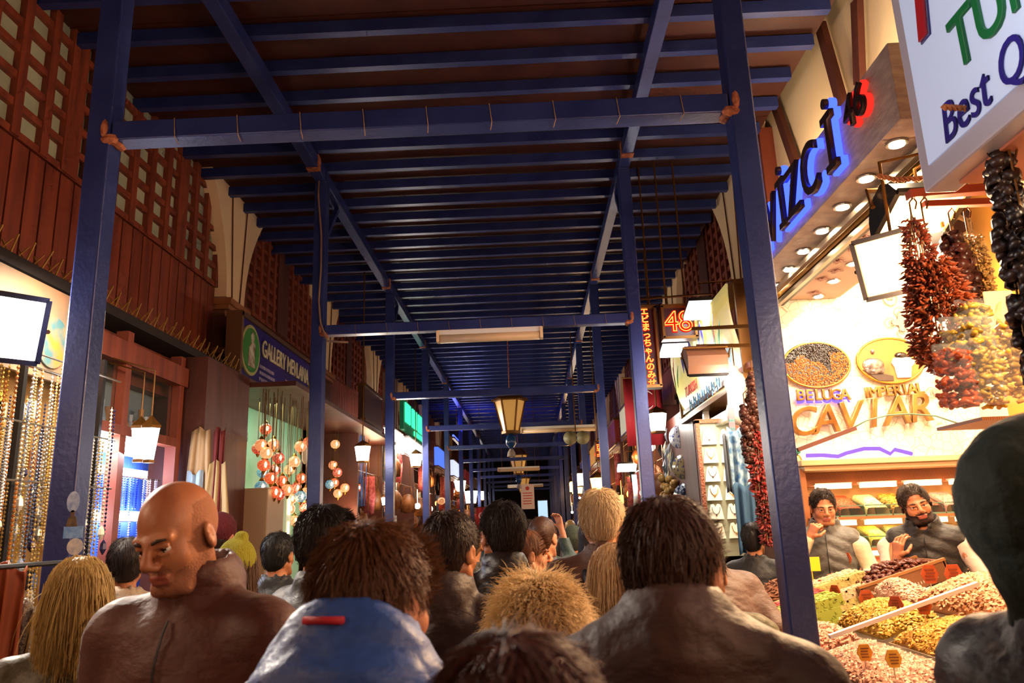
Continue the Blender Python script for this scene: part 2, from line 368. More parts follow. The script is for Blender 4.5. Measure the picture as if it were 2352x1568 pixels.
def person(label, x, y, top, yaw=0, head=(0, 0, 0), hair='short', hcol='3a2216', coat='241a1a', coat_kind='jacket', collar=.03, sk='mid', near=1, wide=1,
           arms=None, lean=0, z0=0, trousers='1c1e28', beard=None, hat=None, group='people walking through the covered street', rough=.55, seed=0, sleeve=None, brow=True, hood=False, strand=None, hooddown=False, hunch=0, open_hands=None, hands=((.3, .5), (.3, .5))):
    rng = np.random.default_rng(seed+17)
    s = (top-z0)/(1.755-hunch); t = thing('person', label, 'person', (x, y, z0), math.radians(yaw), group); t.scale = (s, s, s)
    hy, hp, hr = [math.radians(a) for a in head]
    TH = Matrix.Translation((0, -.005+hunch*.6, 1.50-hunch)) @ Matrix.Rotation(hy, 4, 'Z') @ Matrix.Rotation(hp, 4, 'X') @ Matrix.Rotation(hr, 4, 'Y') @ Matrix.Translation((0, .012, .125))
    A = {'down': ((.25, -.03, 1.13), (.24, .07, .89)), 'pocket': ((.27, -.07, 1.14), (.2, .1, 1.0)), 'phone': ((.25, .2, 1.22), (.16, .26, 1.52)), 'high': ((.22, .2, 1.45), (.16, .3, 1.72)),
         'cheek': ((.25, .16, 1.15), (.10, .21, 1.42)), 'belly': ((.29, .02, 1.13), (.08, .22, 1.14)), 'face': ((.2, .3, 1.12), (.15, .27, 1.36)), 'rest': ((.3, .12, 1.16), (.17, .3, 1.08)), 'chest': ((.25, .05, 1.12), (.14, .26, 1.2))}
    arms = arms or ('down', 'down')
    def bend(V):
        if not lean: return V
        V = np.array(V, float); k = np.clip((V[:, 2]-.85)/.3, 0, 1); k = k*k*(3-2*k)*math.radians(lean); c, sn = np.cos(k), np.sin(k)
        yy = V[:, 1]; zz = V[:, 2]-.95; V[:, 1] = yy*c+zz*sn; V[:, 2] = .95-yy*sn+zz*c; return V
    def child(name, V, F, mats, fm=None, par=None): return put(name, raw_mesh(name, bend(V), F, mats, fm), par or t)
    hh = {2: .0055, 1: .0075, 0: .013}[near]; hc = {2: .016, 1: .022, 0: .03}[near]
    # --- body: legs, trunk, arms, neck and head in one surface
    f = Field(axis(-.42, .42, hc, -.13, .13, hh), axis(-.3, .45, hc, -.17, .24, hh), axis(-.02, 1.85, hc, 1.42, 1.82, hh))
    for sx in (-1, 1):
        f.chain([(sx*.09, 0, .9), (sx*.1, .01, .5), (sx*.1, -.02, .09)], [.085, .055, .038], k=.04); f.cap((sx*.1, -.03, .05), (sx*.11, .12, .035), .035, .03, k=.03)
        e, w = A[arms[0 if sx < 0 else 1]]; e = (sx*e[0], e[1], e[2]); w = (sx*w[0], w[1], w[2])
        f.chain([(sx*.17*wide, 0, 1.39), e, w], [.048, .038, .028], k=.03)
    f.ell((0, 0, 1.22), (.155, .1, .24), k=.05); f.ell((0, 0, .96), (.15, .1, .16), k=.06); f.cap((-.14, 0, 1.39), (.14, 0, 1.39), .05, k=.05)
    f.chain([(0, -.02, 1.36), (0, -.012, 1.47), TH @ Vector((0, -.02, -.03))], [.07, .057, .056], k=.03)
    H = dict(T=TH)
    f.ell(HC, HR, k=.01, **H); f.ell((0, .022, -.035), (.06, .068, .088), k=.025, **H); f.ell((0, .06, -.095), (.026, .024, .02), k=.03, **H)
    if near:
        for sx in (-1, 1):
            f.ell((sx*.04, .052, -.03), (.026, .026, .026), k=.025, **H); f.cap((sx*.012, .088, .02), (sx*.048, .078, .024), .010, .008, k=.014, **H)
            f.ell((sx*.032, .096, .0), (.018, .014, .012), k=.012, sub=True, **H); f.cap((sx*.04, .06, -.1), (sx*.058, -.005, -.055), .018, .02, k=.02, **H)
            rt = Matrix.Rotation(sx*-.35, 4, 'Z')@Matrix.Rotation(-.15, 4, 'X')
            f.ell((sx*.083, -.008, -.008), (.009, .021, .034), k=.008, rot=rt, **H); f.ell((sx*.094, -.002, -.004), (.006, .011, .018), k=.004, sub=True, rot=rt, **H)
            f.cap((sx*.018, .0895, .0085), (sx*.044, .0835, .0075), .0058, .005, k=.004, **H); f.cap((sx*.02, .089, -.0105), (sx*.042, .084, -.0095), .004, k=.005, **H)
            f.ell((sx*.013, .104, -.034), (.011, .012, .009), k=.008, **H)
        f.cap((0, .092, .018), (0, .116, -.024), .009, .0125, k=.012, **H)
        f.cap((-.02, .088, -.062), (.02, .088, -.062), .0075, k=.008, **H); f.cap((-.017, .086, -.073), (.017, .086, -.073), .0085, k=.008, **H)
        f.ell((0, .102, -.0675), (.026, .012, .0018), k=.003, sub=True, **H)
    else:
        f.cap((0, .09, .015), (0, .112, -.026), .012, .014, k=.012, **H)
        for sx in (-1, 1): f.ell((sx*.083, -.008, -.008), (.014, .024, .034), k=.01, **H)
    V, F = f.nets(); Ti = np.array(TH.inverted()); C = np.concatenate([V[F].mean(1), np.ones((len(F), 1))], 1) @ Ti.T
    fm = np.zeros(len(F), int); fm[(np.abs(C[:, 0]) < .024) & (C[:, 1] > .08) & (C[:, 2] > -.081) & (C[:, 2] < -.055)] = 1
    if beard:
        jaw = (C[:, 2] < -.048-.35*np.clip(C[:, 1]-.05, 0, 1)+.0) & (C[:, 1] > -.0) & (C[:, 2] > -.14); side = (np.abs(C[:, 0]) > .058) & (C[:, 1] > -.0) & (C[:, 1] < .05) & (C[:, 2] < .0) & (C[:, 2] > -.14)
        mus = (C[:, 2] < -.047) & (C[:, 2] > -.056) & (C[:, 1] > .08) & (np.abs(C[:, 0]) < .034)
        fm[((jaw | side | mus) & (fm == 0))] = 2
    if hair is None: fm[(C[:, 2] < .075) & (C[:, 2] > -.07) & (C[:, 1] < .035-.5*np.abs(C[:, 2]-.02)) & (fm == 0) & (np.abs(C[:, 0]) < .084)] = 2
    ms = [skin(sk), mat('lips', '9a5040', .45), mat('stubble_'+(beard or '5a3828'), beard or '5a3828', .8, bump=.3, bscale=200)]
    n0 = len(V)
    for i, sx in enumerate((-1, 1)):          # hands grow out of the same forearms
        k = arms[i]; e, w = A[k]; e = Vector((sx*e[0], e[1], e[2])); w = Vector((sx*w[0], w[1], w[2])); d = (w-e).normalized()
        if k in ('cheek', 'face', 'high', 'phone'): pn = Vector((-sx*.5, -.8, .1))
        elif k in ('belly', 'chest'): pn = Vector((0, -1, -.2))
        elif k == 'rest': pn = Vector((0, 0, -1))
        else: pn = Vector((-sx, 0, 0))
        g = Field(np.arange(w.x-.13, w.x+.13, .0045 if near == 2 else .008), np.arange(w.y-.13, w.y+.16, .0045 if near == 2 else .008), np.arange(w.z-.16, w.z+.2, .0045 if near == 2 else .008))
        g.cap(w-d*.06, w+d*.01, .03, .025, k=.01); hand(g, w, d, pn, hands[i][0], -sx if k not in ('down', 'pocket', 'rest') else sx, hands[i][1])
        a, b = g.nets(); V = np.concatenate([V, a]); F = np.concatenate([F, b+n0]); fm = np.concatenate([fm, np.zeros(len(b), int)]); n0 = len(V)
    child('body', V, F, ms, fm)
    def bendM(M):                              # small parts placed through the same bend
        p = bend(np.array([list(M.translation)]))[0]; zz = M.translation.z; k = min(max((zz-.85)/.3, 0), 1); k = k*k*(3-2*k)
        return Matrix.Translation(Vector(p)) @ Matrix.Rotation(-math.radians(lean)*k, 4, 'X') @ Matrix.Translation(-M.translation) @ M
    if near and brow:
        for sx in (-1, 1):
            e = MB().ball((0, 0, 0), .0125, 14); me = e.mesh('eye'); me.materials.append(mat('eye_white', 'd8ccc0', .2)); me.materials.append(mat('iris', '2a160c', .15))
            me.polygons.foreach_set('material_index', [1 if (p.center.normalized().dot(Vector((0, 1, 0))) > .86) else 0 for p in me.polygons]); me.polygons.foreach_set('use_smooth', [True]*len(me.polygons))
            o = put('eye', me, t); o.matrix_local = bendM(TH @ Matrix.Translation((sx*.031, .0765, .000)))
            b = MB().tube([(sx*.014, .096, .018), (sx*.03, .098, .024), (sx*.046, .086, .022)], [.004, .0045, .002], 6)
            o = b.build('eyebrow', mat('hair_'+hcol, hcol, .55), t, True); o.matrix_local = bendM(TH)
    if hair:
        ns = int(strand*1.9) if strand is not None else {2: 6000, 1: 2500, 0: 0}[near]
        if hair == 'ring': ns = 1500
        V, F = hair_mesh(rng, hair, TH, ns)
        c1 = lin(hcol); hm = mat('hair_'+hcol, hcol, .45, island=.55, spec=.35)
        child('hair', V, F, [hm])
    # --- clothes
    cm = mat('coat_%s_%s' % (coat, coat_kind), coat, rough, bump=.3, bscale=22, stretch=(1, 1, 1.6), col2=tint(coat, 1.1), scale=60, sheen=.15 if rough > .5 else 0)
    g = Field(np.arange(-.4, .4, hc*.75), np.arange(-.27, .42, hc*.75), np.arange(.5, 1.64, hc*.75)); K = dict(k=.05)
    puf = .018 if coat_kind == 'puffer' else 0
    g.ell((0, -.005, 1.24), (.195*wide+puf, .135+puf, .22), **K); g.ell((0, 0, 1.0), (.185*wide+puf, .14+puf, .2), k=.08); g.ell((0, 0, .85), (.19*wide, .145, .14 if coat_kind != 'coat' else .3), k=.08)
    g.cap((-.16*wide, -.005, 1.39), (.16*wide, -.005, 1.39), .07+puf*.5, k=.05); g.ell((0, -.045, 1.36), (.15*wide, .08, .09), k=.05)
    for sx in (-1, 1):
        g.cap((sx*.05, -.02, 1.47), (sx*.15*wide, -.01, 1.425), .035, .05, k=.03)
        if coat_kind != 'vest':
            e, w = A[arms[0 if sx < 0 else 1]]; e = Vector((sx*e[0]*wide**.5, e[1], e[2])); w = Vector((sx*w[0], w[1], w[2])); w = w-(w-e).normalized()*.02
            g.chain([(sx*.185*wide, 0, 1.385), e, w], [.075+puf, .06+puf*.8, .042+puf*.3], k=.04)
    g.cap((0, -.015, 1.41), (0, -.012, 1.47+collar*.6), .082, .074+collar*.3, k=.03)
    if collar > .05: g.cap((0, -.035, 1.43), (0, -.05, 1.46+collar*.5), .095, .085, k=.03)
    if hunch: g.ell((0, -.03, 1.435), (.18*wide, .09, .07), k=.05); g.ell((0, -.035, 1.475), (.13*wide, .085, .06), k=.05)
    if hooddown:
        g.ell((0, -.10, 1.47), (.15, .075, .075), k=.03); g.cap((-.08, -.05, 1.50), (.08, -.05, 1.50), .06, k=.03); g.ell((0, -.075, 1.55), (.105, .045, .06), k=.03)
    g.cap((0, -.005, 1.485+collar*.5), (0, .0, 1.62), .068, .085, k=.008, sub=True)
    if collar > .035: g.cap((0, .085, 1.455), (0, .12, 1.6), .022, .07, k=.012, sub=True)
    if coat_kind == 'puffer' or coat_kind == 'vest':
        for zz in np.arange(.78, 1.36, .085): g.cap((-.3, .3, zz), (.3, .3, zz), .01, k=.01, sub=True)
    V, F = g.nets(); V = wrinkle(V, .0042 if near else 0, seed)
    if coat_kind in ('puffer', 'vest'):
        d = V.copy(); d[:, 2] = 0; d /= np.linalg.norm(d, axis=1)[:, None]+1e-6; V = V+d*(np.abs(np.sin((V[:, 2]+.5*np.abs(V[:, 0]))*PI/.085))*.011)[:, None]
    child({'vest': 'quilted_vest', 'coat': 'coat'}.get(coat_kind, 'jacket'), V, F, [cm])
    if hooddown:
        q = V[(np.abs(V[:, 0]) < .03) & (np.abs(V[:, 2]-1.575) < .012)][:, 1].min(); lb = MB().box((-.01, q+.004, 1.575), (.07, .009, .011)); child('collar_label', np.concatenate(lb.v), np.array(lb.f), [mat('red_label', 'b02434', .6)])
    if near and coat_kind != 'coat':           # front zip following the chest
        z_ = []; Vr = V
        for zz in np.arange(.8, 1.44, .03):
            q = Vr[(np.abs(Vr[:, 2]-zz) < .02) & (np.abs(Vr[:, 0]) < .02) & (Vr[:, 1] > 0)]
            if len(q): z_.append((0, float(q[:, 1].max())+.002, zz))
        if len(z_) > 4:
            zb = MB().tube(z_, .003, 5); child('zip', np.concatenate(zb.v), np.array([f_ for f_ in zb.f if len(f_) == 4]), [M_black])
    if coat_kind == 'vest':
        sm = mat('sleeve_'+sleeve, sleeve, .75, bump=.4, bscale=14)
        g = Field(np.arange(-.42, .42, hc*.7), np.arange(-.2, .42, hc*.7), np.arange(.9, 1.6, hc*.7))
        for i, sx in enumerate((-1, 1)):
            e, w = A[arms[i]]; e = Vector((sx*e[0], e[1], e[2])); w = Vector((sx*w[0], w[1], w[2])); w = w-(w-e).normalized()*.02
            cut = .02 if not (open_hands == i) else None
            if cut is None: w = e+(w-e)*.15
            g.chain([(sx*.16, 0, 1.38), (sx*.21, .0, 1.34), e, w], [.06, .066, .055, .036], k=.03)
        V, F = g.nets(); V = wrinkle(V, .0025, seed+5); child('sleeves', V, F, [sm])
    g = Field(np.arange(-.25, .25, .025), np.arange(-.2, .2, .025), np.arange(.04, 1.02, .025))
    g.ell((0, 0, .9), (.17, .12, .13), k=.04)
    for sx in (-1, 1): g.chain([(sx*.085, 0, .88), (sx*.1, .01, .5), (sx*.1, -.015, .09)], [.1, .075, .062], k=.03)
    V, F = g.nets(); child('trousers', V, F, [mat('trousers_'+trousers, trousers, .8)])
    for sx in (-1, 1):
        g = Field(np.arange(sx*.105-.08, sx*.105+.08, .014), np.arange(-.13, .22, .014), np.arange(-.02, .16, .014))
        g.cap((sx*.1, -.04, .05), (sx*.11, .12, .04), .045, .04, k=.02); g.cap((sx*.1, -.03, .04), (sx*.1, -.02, .11), .045, .05, k=.02)
        V, F = g.nets(); V[:, 2] = np.maximum(V[:, 2], 0.002); child('shoe', V, F, [M_black])
    if hat:
        g = Field(np.arange(-.16, .16, .009), np.arange(-.2, .16, .009), np.arange(-.1, .2, .009))
        g.ell(HC+[0, -.008, .016], HR+.016, k=.01); g.ell((0, .11, -.045), (.16, .1, .095), k=.01, sub=True); g.ell((0, -.02, -.12), (.2, .2, .105), k=.006, sub=True)
        if hat[1] == 'pompom': g.ell((.02, -.03, .16), (.035, .035, .03), k=.01)
        V, F = g.nets(); V = (np.concatenate([V, np.ones((len(V), 1))], 1) @ np.array(TH).T)[:, :3]
        child({'pompom': 'knitted_hat', 'cap': 'cap'}[hat[1]], V, F, [mat('hat_'+hat[0], hat[0], .9, bump=.8, bscale=60, stretch=(3, 3, .3))])
    if hood:
        c, = (hood,)
        g = Field(np.arange(-.26, .26, .012), np.arange(-.3, .25, .012), np.arange(-.3, .22, .012))
        g.ell((0, -.03, .03), (.118, .15, .142), k=.03); g.ell((0, -.02, -.09), (.09, .085, .10), k=.05); g.cap((-.02, -.0, -.17), (.02, -.0, -.17), .075, k=.04)
        g.ell((0, .16, -.02), (.08, .12, .11), k=.02, sub=True)
        V, F = g.nets(); V = (np.concatenate([V, np.ones((len(V), 1))], 1) @ np.array(TH).T)[:, :3]
        child('hood', wrinkle(V, .003, 3), F, [mat('hood_'+c, c, .85, bump=.4, bscale=30)])
    return t
# ================================================================ THE STREET
struct(MB().box((0, 22, -.05), (13, 52, .1)).build('floor', M_floor))
XL, XR = -3.4, 2.6
# roof boards and purlins
ZR = 5.46
b = MB()
for k in range(26): b.box((-.5, -.4+k*1.8+.9, ZR+.02), (5.95, 1.785, .03))
struct(b.build('ceiling', M_roof))
struct(MB().box((0, 22, 6.9), (13, 52, .1)).build('ceiling_upper', M_dark))
pm = MB().box((0, 0, 0), (5.85, .07, .1)).mesh('roof_beam'); pm.materials.append(M_blue)
y = .52
while y < 44:
    o = put('roof_beam', pm, loc=(-.5+.02*math.sin(y*7), y, 5.395)); struct(o); o.rotation_euler = (0, 0, math.radians(.25*math.sin(y*3))); y += .4555 if y < 24 else .9
# posts, cross beams, side rails
POST_Y = [3.4+3.93*k for k in range(11)]; PXL, PXR = -2.05, 1.1
for sx, X, nm in ((-1, PXL, 'shops of the left row'), (1, PXR, 'shops of the right row')):
    t = thing('side_rail', 'long blue steel rail on the posts before the '+nm, 'rail', (X, 0, 5.27))
    for k in range(11): MB().bar((0, -.6+3.93*k+(.02), 0), (0, -.6+3.93*(k+1)-.02, 0), .11, .13).build('rail_section', M_blue, t, bevel=.006)
    for k in range(11):
        if k: MB().box((0, POST_Y[k]-.35+.0, 0), (.125, .09, .145)).build('splice_plate', M_rust, t)
names = ['nearest', 'second', 'third', 'fourth', 'fifth', 'sixth', 'seventh', 'eighth', 'ninth', 'tenth', 'eleventh']
for k, y in enumerate(POST_Y):
    for X, sd in ((PXL, 'left'), (PXR, 'right')):
        t = thing('steel_post', f'blue square steel post, {names[k]} of the {sd} row of posts', 'post', (X, y, 0), group='blue steel posts of the canopy')
        wd = .125 if k else .115
        MB().box((0, 0, 2.6), (wd, wd, 5.2)).build('shaft', M_blue, t, bevel=.008)
        MB().box((0, 0, .01), (.24, .24, .02)).build('base_plate', M_blue, t)
        if k < 7: MB().bar((0, .05, 4.55), (0, .62, 5.19), .05, .05).build('brace', M_blue, t, bevel=.004)
        if k < 5: MB().ball((.055 if X < 0 else -.055, -.05, 3.565), (.05, .02, .03), 8).ball((.07 if X < 0 else -.07, .0, 3.56), (.03, .06, .02), 8).ball((.03 if X < 0 else -.03, -.06, 3.62), (.02, .012, .05), 8).build('weld', M_rust, t)
    t = thing('cross_beam', f'blue steel beam spanning the street, {names[k]} beam under the roof', 'beam', ((PXL+PXR)/2, y, 3.61), group='blue cross beams between the posts')
    MB().box((0, 0, 0), (PXR-PXL-.13, .11, .1)).build('beam', M_blue, t, bevel=.006)
    if k < 2:
        bb = MB()
        for j in range(9): bb.tube([(-1.2+j*.31, -.06, .05), (-1.19+j*.31, -.064, -.055), (-1.2+j*.31, .0, -.06)], .0022, 5)
        bb.build('cable_tie', M_string, t)
# stickers on the nearest left post
for (px, py, w, h, c1, c2, lb) in ((168, 1152, .055, .09, 'b8c4dc', '7890c0', 'pale oval sticker on the left post, topmost of four'), (166, 1190, .05, .07, '3a2c20', '6a5030', 'dark figure sticker on the left post under the pale oval one'), (168, 1222, .085, .05, '5a8ad0', '88b0e0', 'light blue rectangular sticker on the left post'), (172, 1255, .07, .07, 'd8d0c0', 'a8a8b8', 'round whitish sticker low on the left post')):
    p = at(px, py, Y=3.336)
    if py in (1152, 1255): m = MB().lathe([(.5, -.001), (.5, .001)], (0, 0, 0), 20, sx=w, sy=h, rot=Matrix.Rotation(PI/2, 3, 'X'))
    elif py == 1190: m = MB().prism([(-.025, -.035), (.025, -.035), (.018, .0), (.008, .012), (.01, .03), (0, .036), (-.01, .03), (-.008, .012), (-.018, 0)], 'Y', -.001, .001)
    else: m = MB().box((0, 0, 0), (w, .002, h))
    tag(m.build('sticker', mat('sticker'+c1, c1, .5, col2=c2, scale=40), loc=p), lb, 'sticker', 'stickers on the left post')
# cable down the second left post
tag(MB().tube([at(p, q, Y=7.25) for p, q in ((733, 405), (731, 450), (738, 540), (737, 620), (732, 690), (736, 740), (748, 775), (752, 783), (800, 786))], .011, 6).build('cable', mat('cable_sheath', '7a6050', .6), smooth=True), 'loose brown cable running down the second left post to the cross beam', 'cable')
# tube lights
def tubelight(c, L, label):
    t = thing('tube_light', label, 'light fitting', c, group='unlit tube fittings under the beams')
    MB().box((0, 0, .04), (L, .06, .05)).build('housing', M_white, t, bevel=.005)
    MB().tube([(-L/2+.03, 0, -.02), (L/2-.03, 0, -.02)], .045, 12).build('diffuser', mat('dull_diffuser', 'd8b890', .4), t, True)
    if c[1] > 20:
        for s_ in (-1, 1): MB().tube([(s_*L*.4, 0, .06), (s_*L*.4, 0, 5.45-c[2])], .008, 5).build('hanging_rod', M_bronze, t)
    for s_ in (-1, 1): MB().box((s_*(L/2-.01), 0, 0), (.03, .1, .11)).build('end_cap', M_cream, t)
tubelight((-.34, 7.30, 3.495), 1.04, 'long cream tube light slung under the second cross beam')
tubelight((.6, 15.12, 3.495), 1.5, 'tube light under the fourth cross beam, right of the hanging lantern')
tubelight((-.32, 22.2, 3.25), 1.2, 'small pale tube light hanging deep in the street')
tubelight((-.2, 30.8, 3.2), 1.4, 'farthest tube light above the heads deep in the street')
# lanterns on chains
M_lg = mat('amber_lantern_glass', 'c09a5c', .3, emit='c08a40', es=.35)
def lantern(c, s_, label):
    t = thing('hanging_lantern', label, 'lantern', c, group='lanterns hung along the middle of the street')
    MB().tube([(0, 0, .3*s_), (0, 0, 5.45-c[2])], .008, 6).build('chain', M_rust, t)
    MB().lathe([(.02, .36), (.1, .33), (.2, .22), (.26, .2), (.27, .17), (.22, .16)], n=6).build('cap', M_bronze, t)
    MB().lathe([(.115, -.26), (.215, .16)], n=6).build('glass_shade', M_lg, t)
    f = MB()
    for j in range(6):
        a = 2*PI*j/6; f.bar((.118*math.cos(a), .118*math.sin(a), -.27), (.222*math.cos(a), .222*math.sin(a), .17), .02)
        a2 = 2*PI*(j+1)/6; f.bar((.222*math.cos(a), .222*math.sin(a), .17), (.222*math.cos(a2), .222*math.sin(a2), .17), .022)
    f.lathe([(.13, -.3), (.13, -.26)], n=6); f.build('frame', M_bronze, t)
    MB().lathe([(.02, -.3), (.05, -.32), (.075, -.38), (.075, -.44), (.03, -.5), (.02, -.52)], n=14).build('blue_bead_finial', mat('blue_glazed_bead', '1c3f70', .2), t, True)['label'] = 'blue bead finial'
    MB().lathe([(.06, -.62), (.05, -.56), (.02, -.51)], n=10).build('tassel', mat('dull_tassel', '9a8a80', .7), t)
    for ch in t.children: ch.scale = (s_, s_, s_ if ch.name.split('.')[0] != 'chain' else 1)
lantern((-.31, 13.5, 3.62), 1.25, 'nearest and largest amber lantern hanging mid-street, with a blue bead')
lantern((-.35, 24.2, 3.6), 1.3, 'smaller looking amber lantern behind the farther tube light')
lantern((-.3, 33, 3.4), 1.3, 'tiny amber lantern deep in the street near the paper notice')
# paper notice, horn speaker
p = at(1212, 1140, Y=27)
t = thing('paper_notice', 'white paper notice with red print hanging above the crowd', 'notice', p)
MB().box((0, 0, 0), (.46, .01, .85)).build('sheet', mat('white_paper', 'd8c4b8', .8), t)
f = MB()
for j in range(5): f.box((R.uniform(-.02, .02), -.008, .12-j*.09), (.34-R.random()*.08, .004, .03))
f.lathe([(.07, -.003), (.07, .003)], (0, -.008, .28), 16, rot=Matrix.Rotation(PI/2, 3, 'X')); f.build('red_print', mat('red_print', 'b84038', .7), t)
MB().tube([(0, 0, .42), (0, 0, 5.45-p.z)], .006, 5).build('cord', M_string, t)
p = at(1323, 1007, Y=15)
t = thing('horn_loudspeaker', 'small round double loudspeaker hanging by the right rail', 'loudspeaker', p)
for s_ in (-1, 1): MB().lathe([(.03, 0), (.045, .04), (.13, .14), (.135, .15)], n=16, rot=Matrix.Rotation(PI/2, 3, 'X'), c=(s_*.12, 0, 0)).build('horn', mat('olive_paint', '8a8260', .5), t, True)
MB().tube([(0, .05, 0), (0, .05, 5.45-p.z)], .012, 6).bar((-.14, .05, 0), (.14, .05, 0), .03).build('bracket', M_bronze, t)
# ================================================================ LEFT FACADE
struct(MB().box((XL-.2, 22, 3.4), (.3, 52, 6.9)).build('wall_left', M_wall))
struct(MB().box((XR+1.6, 22, 3.4), (.3, 52, 6.9)).build('wall_right', M_wall))
struct(MB().box((0, 47.5, 3.4), (13, .2, 6.9)).build('wall_far', M_dark))
struct(MB().box((0, -3.2, 3.4), (13, .2, 6.9)).build('wall_back', M_wall))
def arch_profile(yc, sgn, z):                    # half width of the cream spandrel at height z
    t = max(0, (z-4.2)/1.35); return .26+.62*t**2.0
def facade(X, side, k, yc, sp=True, yend=3.93):
    """one bay: pier with capital and spandrel at yc, boarded front and lattice from yc to the next pier; the face looks to -side"""
    s_ = -side; lab = 'left' if side < 0 else 'right'
    # spandrel
    zs = [4.2+i*.11 for i in range(15)]
    out = [(yc-arch_profile(yc, -1, z), z) for z in zs]+[(yc+arch_profile(yc, 1, z), z) for z in reversed(zs)]
    if sp: struct(MB().prism(out, 'X', X, X+s_*.17).build('trim_%d' % (k*4+1+(side > 0)*60), M_cream))
    b = MB(); 
    for o_ in (-.12, .1): b.tube([(X+s_*.18, yc+o_*(1+.9*max(0, z-4.2)), z) for z in zs], .008, 5)
    if sp: struct(b.build('trim_%d' % (k*4+2+(side > 0)*60), M_woodd))
    if sp: struct(MB().box((X+s_*.06, yc, 2.05), (.2, .5, 4.0)).build('pillar', M_wall))
    t = MB().box((X+s_*.09, yc, 4.14), (.3, .6, .07)).box((X+s_*.08, yc, 4.08), (.26, .56, .05)).box((X+s_*.07, yc, 3.6), (.24, .54, .06))
    if sp: struct(t.build('trim_%d' % (k*4+3+(side > 0)*60), mat('capital_stone', '9a6038', .7)))
    y0, y1 = (yc+.3 if sp else 3.3), yc+yend-.3
    # boards
    b = MB(); n = 26; w = (y1-y0)/n
    for i in range(n): b.box((X+s_*.03, y0+(i+.5)*w, 3.86), (.05, w-.018, .84))
    tag(b.build('wood_panelling', M_wood), f'band of narrow red-brown boards above the shops, {names[k]} bay of the {lab} wall', 'panelling', 'board panelling over the shops')
    # lattice
    t = thing('lattice_window', f'tall wooden lattice screen above the boards, {names[k]} bay of the {lab} wall', 'window', (X+s_*.02, (y0+y1)/2, 4.3), group='lattice windows of the upper walls')
    L = y1-y0; b = MB()
    cols = 13 if sp else 15; rows = 9 if sp else 7
    for i in range(cols+1): b.box((s_*.03, -L/2+L*i/cols, .72), (.05, .085 if i % 6 else .2, 1.44))
    for j in range(rows+1): b.box((s_*.025, 0, .02+1.4*j/rows), (.04, L, .055))
    b.build('lattice_bars', M_wood, t)
    MB().box((0, 0, .72), (.012, L, 1.4)).build('pane', M_pane if k == 1 and side < 0 else mat('dim_pane', '4a3a2c', .4, col2='5c4c3a', scale=2), t)
    MB().box((s_*.04, -L*.0-.05, .72), (.05, .45, 1.44)).build('mullion_board', M_woodd, t)
for k in range(1, 9): facade(XL, -1, k, .3+3.92*k, k != 1)
# ledge with wrought spikes
t = thing('spiked_ledge', 'dark ledge with a row of thin bird spikes above the left shops', 'ledge', (XL+.36, 4.6, 3.22))
MB().box((0, 0, 0), (.34, 5.6, .07)).build('ledge_board', M_dark, t)
M_spike = mat('dull_wire_spikes', '9a7030', .5, .5)
for i in range(40):
    y_ = -2.7+i*.139; b = MB(); b.tube([(.16, y_, .02), (.2+R.uniform(-.02, .02), y_+.02, .15)], .006, 4); b.tube([(.16, y_, .02), (.13, y_-.03, .1)], .005, 4); b.tube([(.18, y_+.05, .03), (.22, y_+.07, .09)], .004, 4)
    b.build('spike', M_spike, t)
# cream cloth draped on the ledge, hanging fabric
def cloth(c, w, h, m, label, cat='cloth', name='hanging_cloth', sway=.022, seed=0, xdir=(1, 0, 0), group=None, taper=0):
    rr = random.Random(seed); vs = []; nx, nz = 26, 10; a, bb, cc = [rr.random()*6 for _ in range(3)]; xd = Vector(xdir).normalized(); nd = xd.cross(Vector((0, 0, 1)))
    for j in range(nz+1):
        for i in range(nx+1):
            u = i/nx-.5; v = j/nz; d = sway*(math.sin(u*16+a)+.5*math.sin(u*27+bb+v*2))*(.5+.6*v); ww = w*(1-taper*(1-v))
            vs.append(Vector(c)+xd*(u*ww)+nd*d+Vector((0, 0, -h*v+.02*math.sin(u*8+cc))))
    fs = [(j*(nx+1)+i, j*(nx+1)+i+1, (j+1)*(nx+1)+i+1, (j+1)*(nx+1)+i) for j in range(nz) for i in range(nx)]
    o = MB().add(vs, fs).build(name, m, smooth=True); so = o.modifiers.new('thickness', 'SOLIDIFY'); so.thickness = .004
    return tag(o, label, cat, group)
M_beige = mat('beige_cotton', 'b89468', .85, bump=.2, bscale=30)
cloth(at(445, 800, Y=8.1)+Vector((.1, -.3, .1)), .35, .25, mat('pink_cream_cloth', 'b08a70', .8), 'crumpled cream cloth bundled on the ledge beside the blue gallery sign', seed=1)
# ---------------------------------------------------------------- left shops, shared frontage
struct(MB().box((XL+.22, 5.9, 3.0), (.2, 3.9, .34)).build('trim_90', M_wood))
# stall 1: jewellery, its banner and floodlight
t = thing('painted_banner', 'faded pictorial banner with a red flag patch behind the left floodlight', 'banner', (-2.85, 4.3, 2.88))
MB().box((-.02, 0, .0), (.03, 1.3, .56)).build('board', mat('banner_print', 'a87858', .6, col2='7c6a58', scale=5), t)
MB().lathe([(.5, -.004), (.5, .004)], (.005, .1, -.05), 24, sx=.32, sy=.3, rot=Matrix.Rotation(PI/2, 3, 'Y')).build('round_emblem', mat('emblem_print', 'a07830', .5, col2='466a70', scale=9), t)
MB().box((.004, .43, -.02), (.012, .2, .5)).build('flag_patch', mat('flag_red', 'b02420', .5), t)
def crescent(ro, n=20, off=.18, ri=.8):
    o = [(ro*math.cos(a), ro*math.sin(a)) for a in [math.radians(35+290*i/n) for i in range(n+1)]]
    i_ = [(ro*off+ro*ri*math.cos(a), ro*ri*math.sin(a)) for a in [math.radians(322-284*i/n) for i in range(n+1)]]
    return o+i_
MB().prism([(u+.43, w-.02) for u, w in crescent(.08)], 'X', .011, .016).build('crescent', M_white, t)
